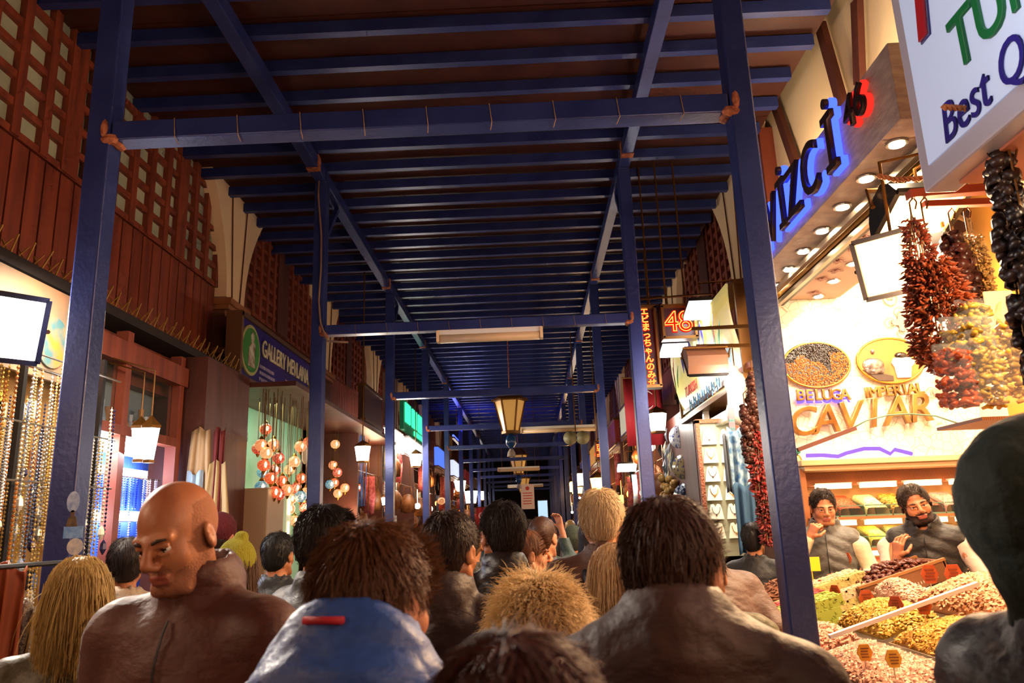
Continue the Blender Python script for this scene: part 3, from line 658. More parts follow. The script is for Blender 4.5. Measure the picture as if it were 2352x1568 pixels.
def halo_light(name, c, r, col, power, label, cat='lamp', group=None, dirn=None, es=30, lsize=.08):
    t = thing(name, label, cat, c, group=group); return t
M_hot = glow('hot_white_glass', 'fff4e4', 40); M_warm = glow('warm_glass', 'ffc98a', 14); M_cool = glow('cool_white_panel', 'eef4ff', 22); M_cool2 = glow('cool_led_tube', 'e4f0ff', 16)
def floodlight(c, aim, label, power, col=(1, .9, .78), s_=1., hotm=None, group=None, arm=True):
    """reflector box with glass front, cowl and bracket; the glass shines along aim"""
    t = thing('floodlight', label, 'floodlight', c, group=group); q = Vector(aim).to_track_quat('-Z', 'Y').to_matrix()
    def P(m_, nm, mt, sm=False): o = m_.build(nm, mt, t, sm); o.matrix_local = q.to_4x4()@Matrix.Scale(s_, 4); return o
    P(MB().prism([(-.16, 0), (.16, 0), (.13, .07), (.07, .13), (-.07, .13), (-.13, .07)], 'X', -.17, .17), 'reflector_housing', M_black)
    P(MB().box((0, 0, -.008), (.30, .28, .012)), 'glass_front', hotm or M_hot)
    f = MB()
    for a, b_ in (((-.165, -.155), (.165, -.155)), ((.165, -.155), (.165, .155)), ((.165, .155), (-.165, .155)), ((-.165, .155), (-.165, -.155))): f.bar((*a, -.01), (*b_, -.01), .025)
    P(f, 'front_frame', M_black)
    P(MB().tube([(-.2, 0, .05), (-.2, .0, .16), (.2, 0, .16), (.2, 0, .05)], .012, 6), 'bracket', M_bronze)
    d = Vector(aim).normalized()
    lamp('AREA', Vector(c)+d*.04*s_, power, col, t, .26*s_, aim)
    return t
LT = 1.0
fl = floodlight(at(6, 750, X=-2.45), (.8, -.75, -.35), 'white-hot floodlight glaring above the jewellery stall at the left edge', 60*LT, (1, .86, .72))
# jewellery strands
bead_cols = ['c8a23c', 'e0dcc8', '5a6a90', 'a88a50', 'd0b070', '8a94a8', 'e8e4d8', '2c2c50', 'b8702c', 'c8c8c0']
protos = []
for i in range(10):
    L = .55+.3*R.random(); b = MB(); nb = int(L/.022); rr = .006+.004*R.random()
    for j in range(nb): b.lathe([(rr*.3, -rr), (rr, 0), (rr*.3, rr)], (0, 0, -j*.022), 5)
    if i % 2: b.lathe([(.004, -.07), (.022, -.04), (.018, -.01), (.004, .01)], (0, 0, -L), 6)
    b.tube([(0, 0, .02), (0, 0, -L)], .0015, 3)
    c = bead_cols[i]; me = b.mesh('bead_strand'); me.materials.append(mat('beads_'+c, c, .2, .3 if i % 3 == 0 else 0, island=.4)); me['L'] = L; protos.append(me)
names2 = {0: 'gold coloured', 1: 'ivory', 2: 'slate blue', 3: 'tan', 4: 'pale amber', 5: 'grey blue', 6: 'white', 7: 'navy', 8: 'orange', 9: 'silver'}
for X_, n_ in ((-2.63, 84), (-2.85, 84)):
    for i in range(n_):
        y_ = 3.15+1.6*i/n_+R.uniform(-.01, .01); k = R.choice([0, 0, 1, 4, 4, 6, 9, 2, 5, 3, 7, 8]) ; z_ = R.choice([2.62, 2.25, 1.95, 2.45])
        o = put('bead_strand', protos[k], loc=(X_+R.uniform(-.03, .03), y_, z_)); o.scale = (1, 1, R.uniform(.7, 1.2))
        tag(o, f'{names2[k]} bead strand hanging among many at the left jewellery stall', 'bead strand', f'{names2[k]} bead strands at the left stall')
b = thing('display_rack', 'dark rail rack behind the hanging bead strands at the left edge', 'rack', (-2.75, 3.95, 0))
for z_ in (2.65, 2.27, 1.97):
    for X_ in (.12, -.1): MB().tube([(X_, -.85, z_), (X_, .85, z_)], .006, 6).build('rail', M_chrome, b)
for y_ in (-.83, .08, .85): MB().bar((.0, y_, 0), (.0, y_, 2.8), .03).build('upright', M_black, b)
MB().box((-.28, 0, 1.4), (.04, 1.74, 2.8)).build('back_panel', mat('ochre_back_panel', 'a87830', .5, col2='c8a468', scale=7, emit='c08840', es=.0), b)
# pendants and cards on the panel
for i in range(54):
    y_ = 3.15+R.random()*1.55; z_ = 1.2+R.random()*1.5; c = R.choice(['d8cdb0', 'c89a40', '6a7aa8', 'e8e0d0', 'b06a30', 'a8b0c0', '20242e'])
    m = MB(); kk = R.random()
    if kk < .5: m.lathe([(.01, -.05), (.035, -.02), (.03, .03), (.008, .055)], (0, 0, 0), 8, sx=.5)
    else: m.box((0, 0, 0), (.012, .07, .11)).tube([(0, 0, .055), (0, 0, .08)], .003, 4)
    nm, cn = ('pendant', 'pendant') if kk < .5 else ('jewellery_card', 'card')
    tag(m.build(nm, mat('trinket_'+c, c, .3), loc=(-2.94, y_, z_)), f'{"small" if kk<.5 else "flat"} {dict(d8cdb0="ivory", c89a40="golden", e8e0d0="white", b06a30="copper", a8b0c0="silvery").get(c, "blue" if c[0]=="6" else "black")} {cn} pinned behind the left bead strands', cn, 'trinkets behind the bead strands')
lamp('AREA', (-2.4, 4.1, 3.0), 26, (1, .88, .7), None, .5, (-.5, .1, -1))
# window shop with blue display
t = thing('shop_window', 'wood-framed shop window lit blue-white behind the bald man', 'shop window', (-2.95, 5.65, 0))
YA, YB = 4.85, 6.35
for y_ in (-.8, -.25, .62): MB().box((0, y_, 2.0), (.09, .08, 2.3)).build('mullion', M_wood, t)
MB().box((0, -.1, 2.42), (.1, 1.5, .07)).build('transom', M_wood, t); MB().box((0, -.1, 2.98), (.12, 1.6, .16)).build('head_rail', M_wood, t)
for y_, w_ in ((-.52, .46), (.19, .78)): MB().box((-.02, y_, 2.7), (.008, w_, .5)).build('upper_pane', M_thin, t)
MB().box((0, -.1, .5), (.2, 1.5, 1.0)).build('plinth', M_woodd, t)
struct(MB().box((-3.22, 5.6, 2.0), (.03, 1.6, 2.0)).build('wall_window_back', mat('blue_velvet_panel', '22409a', .6, col2='3058c0', scale=30, stretch=(1, 4, .5))))
t = thing('led_batten', 'long slanting white light batten inside the blue-lit window', 'light fitting', (-2.98, 5.45, 2.31))
MB().box((0, 0, 0), (.06, 1.0, .09)).build('tube', M_cool, t); MB().box((-.03, 0, .06), (.08, 1.04, .03)).build('housing', M_white, t); lamp('AREA', (-2.9, 5.45, 2.25), 6, (.75, .85, 1), t, 1, (.4, -.2, -1), size_y=.1)
t = thing('led_batten', 'second white light batten just under the slanting one in the window', 'light fitting', (-3.12, 5.6, 2.16))
MB().box((0, 0, 0), (.05, 1.15, .06)).build('tube', M_cool, t)
t = thing('led_batten', 'lower white light batten behind the bald man in the window', 'light fitting', (-3.1, 5.62, 1.83))
MB().box((0, 0, 0), (.05, 1.2, .075)).build('tube', M_cool, t); lamp('AREA', (-3.03, 5.6, 1.78), 10, (.7, .8, 1), t, 1, (.5, -.2, -1), size_y=.1)
for i in range(60):
    lower = i % 3 == 0; y_ = 4.95+1.35*i/60; c = R.choice(['2038c0', '3050e0', '1828a0', '7080d0', 'c8d0e8', '4868d8'] if 5.3 < y_ < 6.1 else ['c8c4d0', 'b8a090', '8890b0', 'e0e0e8', '7a6850'])
    b = MB(); L = .22+.08*R.random()
    for j in range(int(L/.018)): b.lathe([(.003, -.008), (.009, 0), (.003, .008)], (0, 0, -j*.018), 5)
    b.tube([(0, 0, .02), (0, 0, -L)], .001, 3)
    tag(b.build('necklace', mat('neck_'+c, c, .25, island=.3), loc=(-3.08+R.uniform(-.03, .03), y_, 1.78 if lower else 2.11)), f'{"lower" if lower else "upper"} row {"blue" if c in ("2038c0","3050e0","1828a0","4868d8","7080d0") else "pale"} bead necklace hanging in the lit window', 'necklace', 'necklaces in the blue-lit window')
for i in range(16):
    y_ = 4.95+1.3*i/16; c = R.choice(['b8c4d8', '8a7a58', 'c88a58', '60788a', 'd0d8e0'])
    m = MB(); hgt = .12+.12*R.random(); m.lathe([(.03, 0), (.035, hgt*.4), (.018, hgt*.7), (.022, hgt)], (0, 0, 0), 10)
    tag(m.build('glass_bottle' if i % 2 else 'vase', mat('shelfware_'+c, c, .2), loc=(-3.1, y_, 2.44)), f'{"slim bottle" if i%2 else "small vase"} number-less among the wares behind the upper window panes'.replace('number-less ', ''), 'bottle' if i % 2 else 'vase', 'bottles and vases behind the upper panes')
for z_ in (2.125, 1.795): tag(MB().tube([(-3.08, 4.86, z_), (-3.08, 6.36, z_)], .006, 5).build('necklace_rail', M_chrome), ('upper' if z_ > 2 else 'lower')+' thin rail carrying necklaces in the lit window', 'rail')
struct(MB().box((-3.12, 5.6, 2.42), (.25, 1.5, .02)).build('trim_91', M_woodd))
struct(MB().box((-3.2, 5.6, 2.75), (.02, 1.5, .6)).build('wall_window_upper', mat('pale_blue_wall', '90a4b0', .7)))
for px, lb in ((320, 'left'), (344, 'right')):
    c = at(px, 1018, X=-2.55 if px > 330 else -2.7); t = thing('glass_lantern', f'tapering white glass street lantern, {lb} one of the pair before the window', 'lantern', c, group='pair of glass lanterns')
    MB().lathe([(.035, -.11), (.062, .1)], n=6).build('glass_shade', glow('lantern_white', 'f4f6ff', 5), t)
    MB().lathe([(.066, .1), (.07, .12), (.03, .16), (.005, .19)], n=6).lathe([(.04, -.13), (.04, -.11)], n=6).build('cap', M_bronze, t); MB().tube([(0, 0, .17), (0, 0, .5), (-.3, 0, .6)], .006, 5).build('hanger', M_bronze, t)
# wooden pier, clothes hanging on it
struct(MB().box((-3.0, 6.9, 1.59), (.5, 1.0, 3.18)).build('pillar', M_woodd))
cloth(at(462, 985, Y=6.37), .3, 1.1, M_beige, 'long beige scarf hanging in folds on the dark wooden pier', 'scarf', 'scarf', seed=3, taper=.5)
cloth(at(500, 1060, Y=6.36)+Vector((.0, 0, 0)), .34, .9, mat('tan_linen', 'b0905c', .85), 'wide tan shawl slung from the pier down behind the bald man', 'shawl', 'shawl', seed=4, taper=.6)
cloth(at(448, 1085, Y=6.34), .13, .5, mat('pale_blue_cloth', 'a0b4c4', .8), 'small pale blue garment beside the beige scarf', 'garment', 'garment', seed=5)
cloth(at(505, 985, Y=6.37), .1, .8, mat('dark_red_cloth', '6a201a', .8), 'narrow dark red shawl hanging behind the tan one', 'shawl', 'shawl', seed=6)
# gallery sign
t = thing('shop_sign', 'dark blue GALLERY MEVLANA sign with a green medallion', 'sign', (-2.9, 8.85, 3.55))
MB().box((-.06, 0, 0), (.12, 2.75, .64)).build('panel', mat('blue_sign_face', '241a66', .35, col2='30207a', scale=2), t, bevel=.01)
f = MB().box((-.05, 0, .33), (.16, 2.82, .05)).box((-.05, 0, -.33), (.16, 2.82, .05)).box((-.05, -1.39, 0), (.16, .05, .7)).box((-.05, 1.39, 0), (.16, .05, .7)); f.build('frame', mat('sign_frame', '6a4a30', .5, .3), t)
def disc(c, r, th=.01, n=28, sy=1): return MB().lathe([(r, -th), (r, th)], c, n, sx=1, sy=sy, rot=Matrix.Rotation(PI/2, 3, 'Y'))
disc((.01, -1.1, .0), .27).build('medallion_rim', mat('pale_gold_rim', 'a8a468', .5), t); disc((.015, -1.1, 0), .235).build('medallion', mat('green_enamel', '3f8a3c', .4), t)
MB().prism([(-1.2, -.18), (-1.0, -.18), (-1.03, .0), (-1.0, .06), (-1.06, .1), (-1.05, .17), (-1.1, .2), (-1.14, .16), (-1.12, .08), (-1.18, .02)], 'X', .026, .032).build('standing_figure', mat('figure_paint', '8a6a5a', .6, col2='c8c8b0', scale=12), t)
disc((.01, 1.22, -.05), .17, .01).build('portrait_disc', mat('portrait_print', 'a88a50', .6, col2='5a3c28', scale=14), t)
text('GALLERY MEVLANA', .27, .006, .002, mats=mat('sign_white', 'd8cca8', .5), parent=t, M=frameM((.012, .13, .1), *ON_L), sx=.74)
b = MB()
for r_, z_ in enumerate((-.1, -.17, -.24)):
    for a0, a1 in ((-.78, -.3), (.1, .95)):
        y_ = a0
        while y_ < a1: w_ = R.uniform(.015, .05); b.box((.004, y_+w_/2, z_), (.006, w_, .036)); y_ += w_+.018
b.build('small_print', mat('small_print', '9a8ca8', .6), t)
settle_none = None
# gallery interior
struct(MB().box((-3.23, 9.1, 1.6), (.02, 3.4, 3.2)).build('wall_gallery', mat('mint_wall', '7cc09a', .6, col2='a8dcb8', scale=1.5)))
lamp('AREA', (-3.0, 8.2, 3.1), 16, (.55, 1, .75), None, .6, (-.2, .2, -1))
t = thing('picture_frame', 'square beaded picture on the mint wall of the gallery', 'picture', (-3.2, 7.9, 2.5))
MB().box((0, 0, 0), (.02, .5, .55)).build('canvas', mat('beaded_canvas', '6a9078', .6, col2='9aa878', scale=60), t); MB().box((.01, 0, .29), (.03, .56, .03)).box((.01, 0, -.29), (.03, .56, .03)).box((.01, .27, 0), (.03, .03, .6)).box((.01, -.27, 0), (.03, .03, .6)).build('frame', mat('green_frame', '3a5a40', .5), t)
t = thing('display_cabinet', 'tall cream cabinet with a lit narrow glass side, left of the mosaic lamps', 'cabinet', (-2.75, 7.75, 0))
MB().box((0, -.1, 1.05), (.45, .5, 2.1)).build('body', mat('cream_laminate', 'b89878', .5), t, bevel=.01)
MB().box((.23, .25, 1.3), (.03, .16, 1.5)).build('glass_side', mat('frosted_side', 'c8d0b0', .3, emit='b8c8a0', es=.35), t)
MB().box((.235, .25, 1.93), (.03, .05, .16)).box((.235, .25, 1.72), (.03, .04, .12)).build('inner_lamp', M_warm, t)
# mosaic lamps
M_mos = [mat('mosaic_'+c, c, .25, emit=e, es=s_, col2=d, scale=55, thr=(.45, .55)) for c, d, e, s_ in (('b04a34', 'e0a078', 'c04828', .8), ('c07a5a', 'e8c8a0', 'd88050', .7), ('a03828', 'd0b0a0', 'a83020', .8), ('c8a888', '80401c', 'e0a068', .8), ('58788a', 'c8d8d0', '4888a0', .5))]
ml = []
for i, m_ in enumerate(M_mos):
    ml.append(m_)
lampspots = [(610, 985), (600, 1022), (592, 1030), (612, 1040), (606, 1068), (604, 1085), (632, 1078), (665, 1078), (648, 1105), (660, 1125), (680, 1120), (703, 1132), (630, 1130), (668, 1145), (690, 1140), (664, 1168), (655, 1180), (640, 1205), (618, 1230), (710, 1150), (708, 1015), (690, 1025), (722, 1060), (600, 1118), (612, 1150), (765, 1068), (775, 1085), (800, 1085), (768, 1108), (792, 1120), (812, 1075), (776, 1133), (758, 1112), (785, 1048), (812, 1100), (798, 1062), (823, 1060), (628, 1020), (640, 1052), (676, 1060), (692, 1098), (720, 1105), (700, 1165), (676, 1195), (627, 1165), (600, 1170), (640, 1135), (716, 1180), (622, 1098), (785, 1148), (806, 1142), (770, 1020), (822, 1120)]
for i, (px, py) in enumerate(lampspots):
    X_ = -2.4-.5*R.random() if px < 735 else -2.55-.4*R.random(); c = at(px, py, X=X_); k = 4 if i % 9 == 5 else i % 4
    if c.y < 7.56: c = at(px, py, X=X_*7.58/c.y)
    k = k; r_ = .065 if px < 735 else .07
    t = thing('mosaic_lamp', ['reddish mosaic ball lamp', 'peach mosaic ball lamp', 'deep red mosaic ball lamp', 'ivory mosaic ball lamp', 'blue-grey mosaic ball lamp'][k]+(' hanging in the cluster under the gallery sign' if px < 735 else ' hanging just past the second left post'), 'lamp', c, group='mosaic lamps by the gallery')
    MB().ball((0, 0, 0), (r_, r_, r_*.95), 14).build('mosaic_globe', ml[k], t, True)
    MB().lathe([(r_*.45, r_*.86), (r_*.3, r_*1.15), (.008, r_*1.4)], n=10).lathe([(.006, -r_*1.4), (r_*.35, -r_*.9)], n=10).build('brass_fitting', M_brass, t)
    MB().ball((r_*.55, -r_*.78, .0), (.012, .012, .03), 8).build('bulb', M_warm, t, True)
    MB().tube([(0, 0, r_*1.3), (0, 0, 3.15-c.z)], .004, 4).build('chain', M_bronze, t)
struct(MB().box((-2.75, 10.35, 3.12), (.9, 5.8, .05)).build('ceiling_gallery', M_woodd))
for y_, e_ in ((8.7, 7), (10, 7), (11.2, 7)): lamp('POINT', (-2.6, y_, 1.9), e_, (1, .6, .35), None, .15)
for i, (px, py, c) in enumerate(((640, 1040, '3a6a5a'), (715, 1100, '4a5a7a'), (560, 1000, '2c5a50'), (690, 965, 'c8a078'), (700, 1040, 'd0b090'), (790, 1110, 'b89a84'))):
    c0 = at(px, py, X=-3.2); r_ = (.1, .1, .1, .12, .16, .14)[i]
    t = tag(MB().lathe([(.01, -.03), (r_, .0), (r_*.95, .015), (.01, .0)], n=24, rot=Matrix.Rotation(PI/2, 3, 'Y')).build('plate', mat('plate_'+c, c, .25, col2='d0c8a8', scale=30), loc=c0), ['green glazed plate', 'blue-grey glazed plate', 'dark green plate', 'tan plate', 'large ivory plate', 'pale clay plate'][i]+' on the gallery wall among the mosaic lamps', 'plate', 'plates on the gallery wall')
# ================================================================ FAR LEFT SHOPS + generic stalls
def lampbox(c, s_, m_, label, power, col, group=None):
    t = thing('box_lantern', label, 'lamp', c, group=group)
    MB().lathe([(s_*.36, -s_*.5), (s_*.5, s_*.4)], n=6).build('glass_shade', m_, t)
    MB().lathe([(s_*.55, s_*.4), (s_*.45, s_*.55), (.01, s_*.8)], n=6).build('cap', M_bronze, t); MB().lathe([(s_*.38, -s_*.6), (s_*.4, -s_*.5)], n=6).build('bottom_ring', M_bronze, t)
    MB().tube([(0, 0, s_*.7), (0, 0, 5.45-c[2])], .01, 6).build('hanging_rod', M_bronze, t)
    if power: lamp('POINT', Vector(c)+Vector((.12 if c[0] < 0 else -.12, -.05, -.0)), power, col, t, .1)
    return t
M_lampw = glow('lit_opal_glass', 'fff6ea', 12); M_lampo = glow('lit_orange_glass', 'ffb050', 16)
lampbox(at(833, 1040, X=-2.3), .22, M_lampw, 'bright white box lantern right of the second left post', 25, (1, .9, .8))
lampbox(at(955, 1055, X=-2.3), .26, M_lampw, 'bright white box lantern between the third and fourth left posts', 30, (1, .92, .85))
lampbox(at(885, 1150, X=-2.3), .13, M_lampw, 'small low white lamp under the box lantern left of the third post', 0, (1, 1, 1))
lampbox(at(1325, 1118, X=1.5), .42, M_lampo, 'glowing orange lantern deep on the right row', 45, (1, .6, .25))
lampbox(at(1375, 1113, X=1.75), .42, M_lampo, 'large glowing warm lantern above the fair-haired man', 45, (1, .72, .4))
lampbox(at(1510, 968, X=1.75), .26, M_lampw, 'square white lantern beside the second right post under the flag', 30, (1, .95, .85))
lampbox(at(1082, 1140, X=-2.3), .5, glow('lit_cool_glass', 'eef4ff', 16), 'cold white double lantern deep on the left row', 45, (.85, .92, 1))
lampbox(at(1107, 1137, X=-2.45), .45, glow('lit_cool_glass', 'eef4ff', 16), 'cold white lantern next to the double one, farther on the left row', 30, (.85, .92, 1))
def panel_light(c, w, d, label, aim=(0, -.5, -1), power=12, col=(.9, .95, 1), m_=None):
    t = thing('panel_light', label, 'light fitting', c); q = Vector(aim).to_track_quat('-Z', 'Y').to_matrix().to_4x4()
    o = MB().box((0, 0, 0), (w, d, .02)).build('panel', m_ or M_cool, t); o.matrix_local = q
    o = MB().box((0, 0, .03), (w*1.06, d*1.06, .035)).build('housing', M_black, t); o.matrix_local = q
    MB().tube([(0, 0, .04), (0, .05, .3), (.5 if c[0] > 0 else -.5, .1, .34)], .012, 6).build('arm', M_bronze, t)
    if power: lamp('AREA', Vector(c)+Vector(aim).normalized()*.05, power, col, t, w, aim, size_y=d)
    return t
panel_light(at(1440, 1074, X=1.8), .34, .24, 'flat white panel lamp between the second and third right posts', power=14)
def stall(side, y0, y1, k, lit, label, zt=3.3, sign=None, dens=26, X=None):
    """an open shop front: lit back wall, canopy board, counter and goods hung on the front"""
    X = X or (-2.55 if side < 0 else 1.95); xb = X+side*.75; L = y1-y0; yc = (y0+y1)/2; lab = 'left' if side < 0 else 'right'
    struct(MB().box((xb, yc, zt/2), (.04, L, zt)).build('wall_stall', mat('stall_wall_'+lit, lit, .7, col2='8a5a38', scale=3)))
    struct(MB().box(((X+xb)/2, yc, zt), (.8, L, .05)).build('ceiling_stall', M_woodd))
    struct(MB().box(((X+xb)/2, y0, zt/2), (.75, .06, zt)).build('wall_partition', M_woodd))
    t = thing('shop_counter', f'goods-laden counter of the {label}', 'counter', (X+side*.2, yc, 0)); MB().box((0, 0, .5), (.46, L*.9, 1.0)).build('cabinet', M_wood, t, bevel=.01); MB().box((0, 0, 1.02), (.5, L*.94, .05)).build('top', M_woodd, t)
    if sign:
        t = thing('shop_sign', sign[0], 'sign', (X, yc, zt+.3)); MB().box((0, 0, 0), (.1, L*.8, .5)).build('panel', mat('signface_'+sign[1], sign[1], .4, emit=sign[1], es=sign[2]), t)
        MB().box((0, 0, .27), (.14, L*.82, .04)).box((0, 0, -.27), (.14, L*.82, .04)).build('frame', M_bronze, t)
    kinds = stall_kinds; rails = [(X+side*dx, z_) for dx, z_ in ((.02, zt-.12), (.02, zt-.75), (.28, zt-.2), (.28, zt-1.1), (.36, zt-.5), (.36, zt-1.3))]
    t = thing('hanging_rack', f'metal rails for hung goods at the {label}', 'rack', (0, yc, 0))
    for dx, z_ in rails: MB().tube([(dx, -L/2, z_), (dx, L/2, z_)], .008, 5).build('rail', M_bronze, t)
    for dx in sorted(set(r[0] for r in rails)):
        for e_ in (-.48, 0, .48): MB().tube([(dx, e_*L, zt-1.32), (dx, e_*L, zt-.01)], .008, 5).build('drop_rod', M_bronze, t)
    for i in range(dens):
        kn, me, cn, ls = kinds[(i*5+k*3+R.randrange(3)) % len(kinds)]; yy = y0+.15+(L-.3)*((i+R.random())/dens); rl = rails[R.randrange(len(rails))]
        s3 = R.uniform(.9, 1.4); o = put(kn, me, loc=(rl[0], yy, rl[1]-max(v.co.z for v in me.vertices)*s3-.0095)); o.scale = [s3]*3
        tag(o, f'{ls} hung at the {label}', cn, f'{kn.replace("_", " ")}s at the {label}')
    for i in range(2):
        lamp('POINT', (X+side*.1-side*.1, y0+L*(.3+.45*i), zt-.5), 13, (1, .72, .42), None, .12)
stall_kinds = []
def sk(name, mb, m_, cn, ls):
    me = mb.mesh(name); me.materials.append(m_); me.polygons.foreach_set('use_smooth', [True]*len(me.polygons)); stall_kinds.append((name, me, cn, ls))
def tubeset(n, L, r=.012):
    b = MB()
    for i in range(n): a = 6.28*i/n; b.tube([(0, 0, .06), (.02*math.cos(a), .02*math.sin(a), 0), (.05*math.cos(a), .05*math.sin(a), -L*.5), (.03*math.cos(a), .03*math.sin(a), -L)], r, 5)
    return b
sk('glass_globe_lamp', MB().ball((0, 0, 0), .07, 12).tube([(0, 0, .06), (0, 0, .3)], .005, 4), mat('globe_warm', 'd89050', .3, emit='ffa050', es=4), 'lamp', 'small glowing warm globe lamp')
sk('white_globe_lamp', MB().ball((0, 0, 0), .055, 12).tube([(0, 0, .05), (0, 0, .3)], .005, 4), glow('globe_white', 'fff0dc', 6), 'lamp', 'small glowing white globe lamp')
sk('tassel_bundle', tubeset(7, .5), mat('dark_tassel', '2c1a14', .7, island=.4), 'tassel', 'dark brown tasselled bundle')
sk('scarf', MB().prism([(-.08, 0), (.08, 0), (.1, -.3), (.07, -.6), (.02, -.62), (-.03, -.58), (-.09, -.6), (-.07, -.3)], 'Y', -.015, .015).tube([(0, 0, -.02), (0, 0, .03)], .003, 4), mat('red_scarf', '9a3038', .8, col2='c86a60', scale=20), 'scarf', 'red patterned scarf')
sk('scarf', MB().prism([(-.07, 0), (.07, 0), (.08, -.35), (.06, -.7), (0, -.68), (-.08, -.7), (-.06, -.3)], 'Y', -.012, .02).tube([(0, 0, -.02), (0, 0, .03)], .003, 4), mat('pale_scarf', 'c8b89c', .8, col2='8aa0b0', scale=14), 'scarf', 'pale striped scarf')
sk('leather_bag', MB().lathe([(.01, -.3), (.12, -.28), (.13, -.1), (.07, 0), (.02, .02)], n=10, sy=.5).tube([(-.08, 0, -.05), (-.06, 0, .14), (.06, 0, .14), (.08, 0, -.05)], .008, 5), mat('tan_leather', '9a6030', .45, col2='5a3018', scale=9), 'bag', 'tan leather bag')
sk('bead_curtain_strand', tubeset(4, .8, .007), mat('blue_beads', '5070b0', .25, island=.5), 'bead strand', 'bluish bead strand')
sk('ceramic_bowl', MB().lathe([(.02, -.05), (.06, -.045), (.11, .03), (.105, .035), (.05, -.03), (.01, -.035)], n=14, rot=Matrix.Rotation(1.2, 3, 'X')), mat('glazed_red', 'b84830', .2, col2='e8d8b8', scale=40), 'bowl', 'red and white glazed bowl')
sk('copper_lantern', MB().lathe([(.01, -.14), (.07, -.1), (.09, .02), (.05, .1), (.01, .14)], n=8).tube([(0, 0, .12), (0, 0, .35)], .004, 4), mat('copper', 'c87840', .3, .7), 'lantern', 'pierced copper lantern')
stall(-1, 11.4, 13.1, 0, 'c8885a', 'lamp stall past the second left post', dens=24, sign=('dim brown sign board over the lamp stall', '4a2c1c', 0))
# bright white-lit shop and green sign
stall(-1, 13.3, 16.6, 1, 'f0dcc0', 'white-lit shop behind the third left post', dens=30)
t = thing('shop_sign', 'slatted pale board sign above the white-lit shop left of the third post', 'sign', (-2.6, 14.35, 4.05))
MB().box((0, 0, 0), (.12, .95, .95)).build('board', mat('slatted_board', '8a7460', .6), t)
for i in range(4): MB().box((.065, -.3+i*.2, 0), (.01, .02, .95)).build('batten', M_woodd, t)
t = thing('glowing_fascia', 'blown-out white lit fascia strip under the slatted sign', 'light fitting', (-2.55, 14.5, 3.3)); MB().box((0, 0, 0), (.12, 1.4, .36)).build('lightbox', M_lampw, t); MB().box((-.02, 0, .2), (.14, 1.44, .04)).build('cap', M_white, t)
lamp('AREA', (-2.4, 14.6, 3.1), 60, (1, .88, .7), None, .8, (1, -.3, -1))
t = thing('shop_sign', 'glowing green letter sign beyond the third left post', 'sign', (-2.5, 16.9, 3.95))
MB().box((-.05, 0, 0), (.08, 3.2, .62)).build('panel', mat('green_sign_board', '1c6a4a', .4, emit='0c5a38', es=.3), t)
b = MB()
for i in range(15):
    if i not in (4, 9): b.box((.0, -1.4+i*.18, .06), (.04, .07, .4))
for i in range(9): b.box((.0, -.2+i*.15, -.24), (.04, .05, .1))
b.build('lettering', glow('green_letters', '38e89a', 1.6), t)
disc((.03, 1.42, 0), .26, .02).build('round_emblem', glow('cyan_emblem', '9af0e8', 2.2), t)
t = thing('glowing_fascia', 'second blown-out white lit strip right of the third left post', 'light fitting', (-2.5, 16.6, 3.35)); MB().box((0, 0, 0), (.12, 1.9, .28)).build('lightbox', M_lampw, t); MB().box((-.02, 0, .17), (.14, 1.94, .04)).build('cap', M_white, t)
for i, (a, b_) in enumerate(((16.9, 20.3), (20.6, 24.4), (24.8, 29), (29.5, 34), (34.5, 40))):
    stall(-1, a, b_, i+2, ['a87850', '8890a0', 'a0785a', '9a8890', 'a07050'][i], f'{["third", "fourth", "fifth", "sixth", "seventh"][i]} stall of the left row', dens=[26, 24, 20, 16, 14][i], sign=None if i == 0 else (f'{["", "blue lit", "white lit", "dull red", "brown"][i]} sign over the {["third", "fourth", "fifth", "sixth", "seventh"][i]} left stall', ['', '4060d8', 'b0b8d8', '802020', '604028'][i], [0, 1.4, 1.2, .2, .1][i]))
# turkish flags deep in the street
def flag(c, w, h, label, X=False, k=1):
    t = thing('national_flag', label, 'flag', c, rz=PI/2*0 if not X else -PI/2)
    b = MB(); vs = []; n = 12
    for i in range(n+1):
        for j in range(2): vs.append((w*(i/n-.5), .03*math.sin(i*1.1), -h*j))
    b.add(vs, [(i*2, i*2+1, i*2+3, i*2+2) for i in range(n)]); o = b.build('cloth', mat('flag_cloth', 'a01c24', .75), t, True); so = o.modifiers.new('t', 'SOLIDIFY'); so.thickness = .005
    MB().prism([(u*k, -h*.34+v*k) for u, v in crescent(w*.28)], 'Y', -.045, -.036).build('crescent', mat('flag_white', 'd8b8b8', .7), t)
    MB().tube([(-w/2-.02, 0, .01), (w/2+.02, 0, .01)], .01, 6).tube([(0, 0, 0), (0, 0, 5.45-c[2])], .005, 5).build('rod', M_bronze, t)
    return t
flag(at(1474, 868, Y=11.0), .55, .98, 'tall red flag with a white crescent hanging behind the second right post')
flag(at(1106, 1165, Y=20), .28, .6, 'small red flag with a white ring low on the left row in the distance')
# ================================================================ RIGHT SIDE
for k in range(1, 9): facade(XR, 1, k, 4.3+3.92*k-3.92*.0-.0)
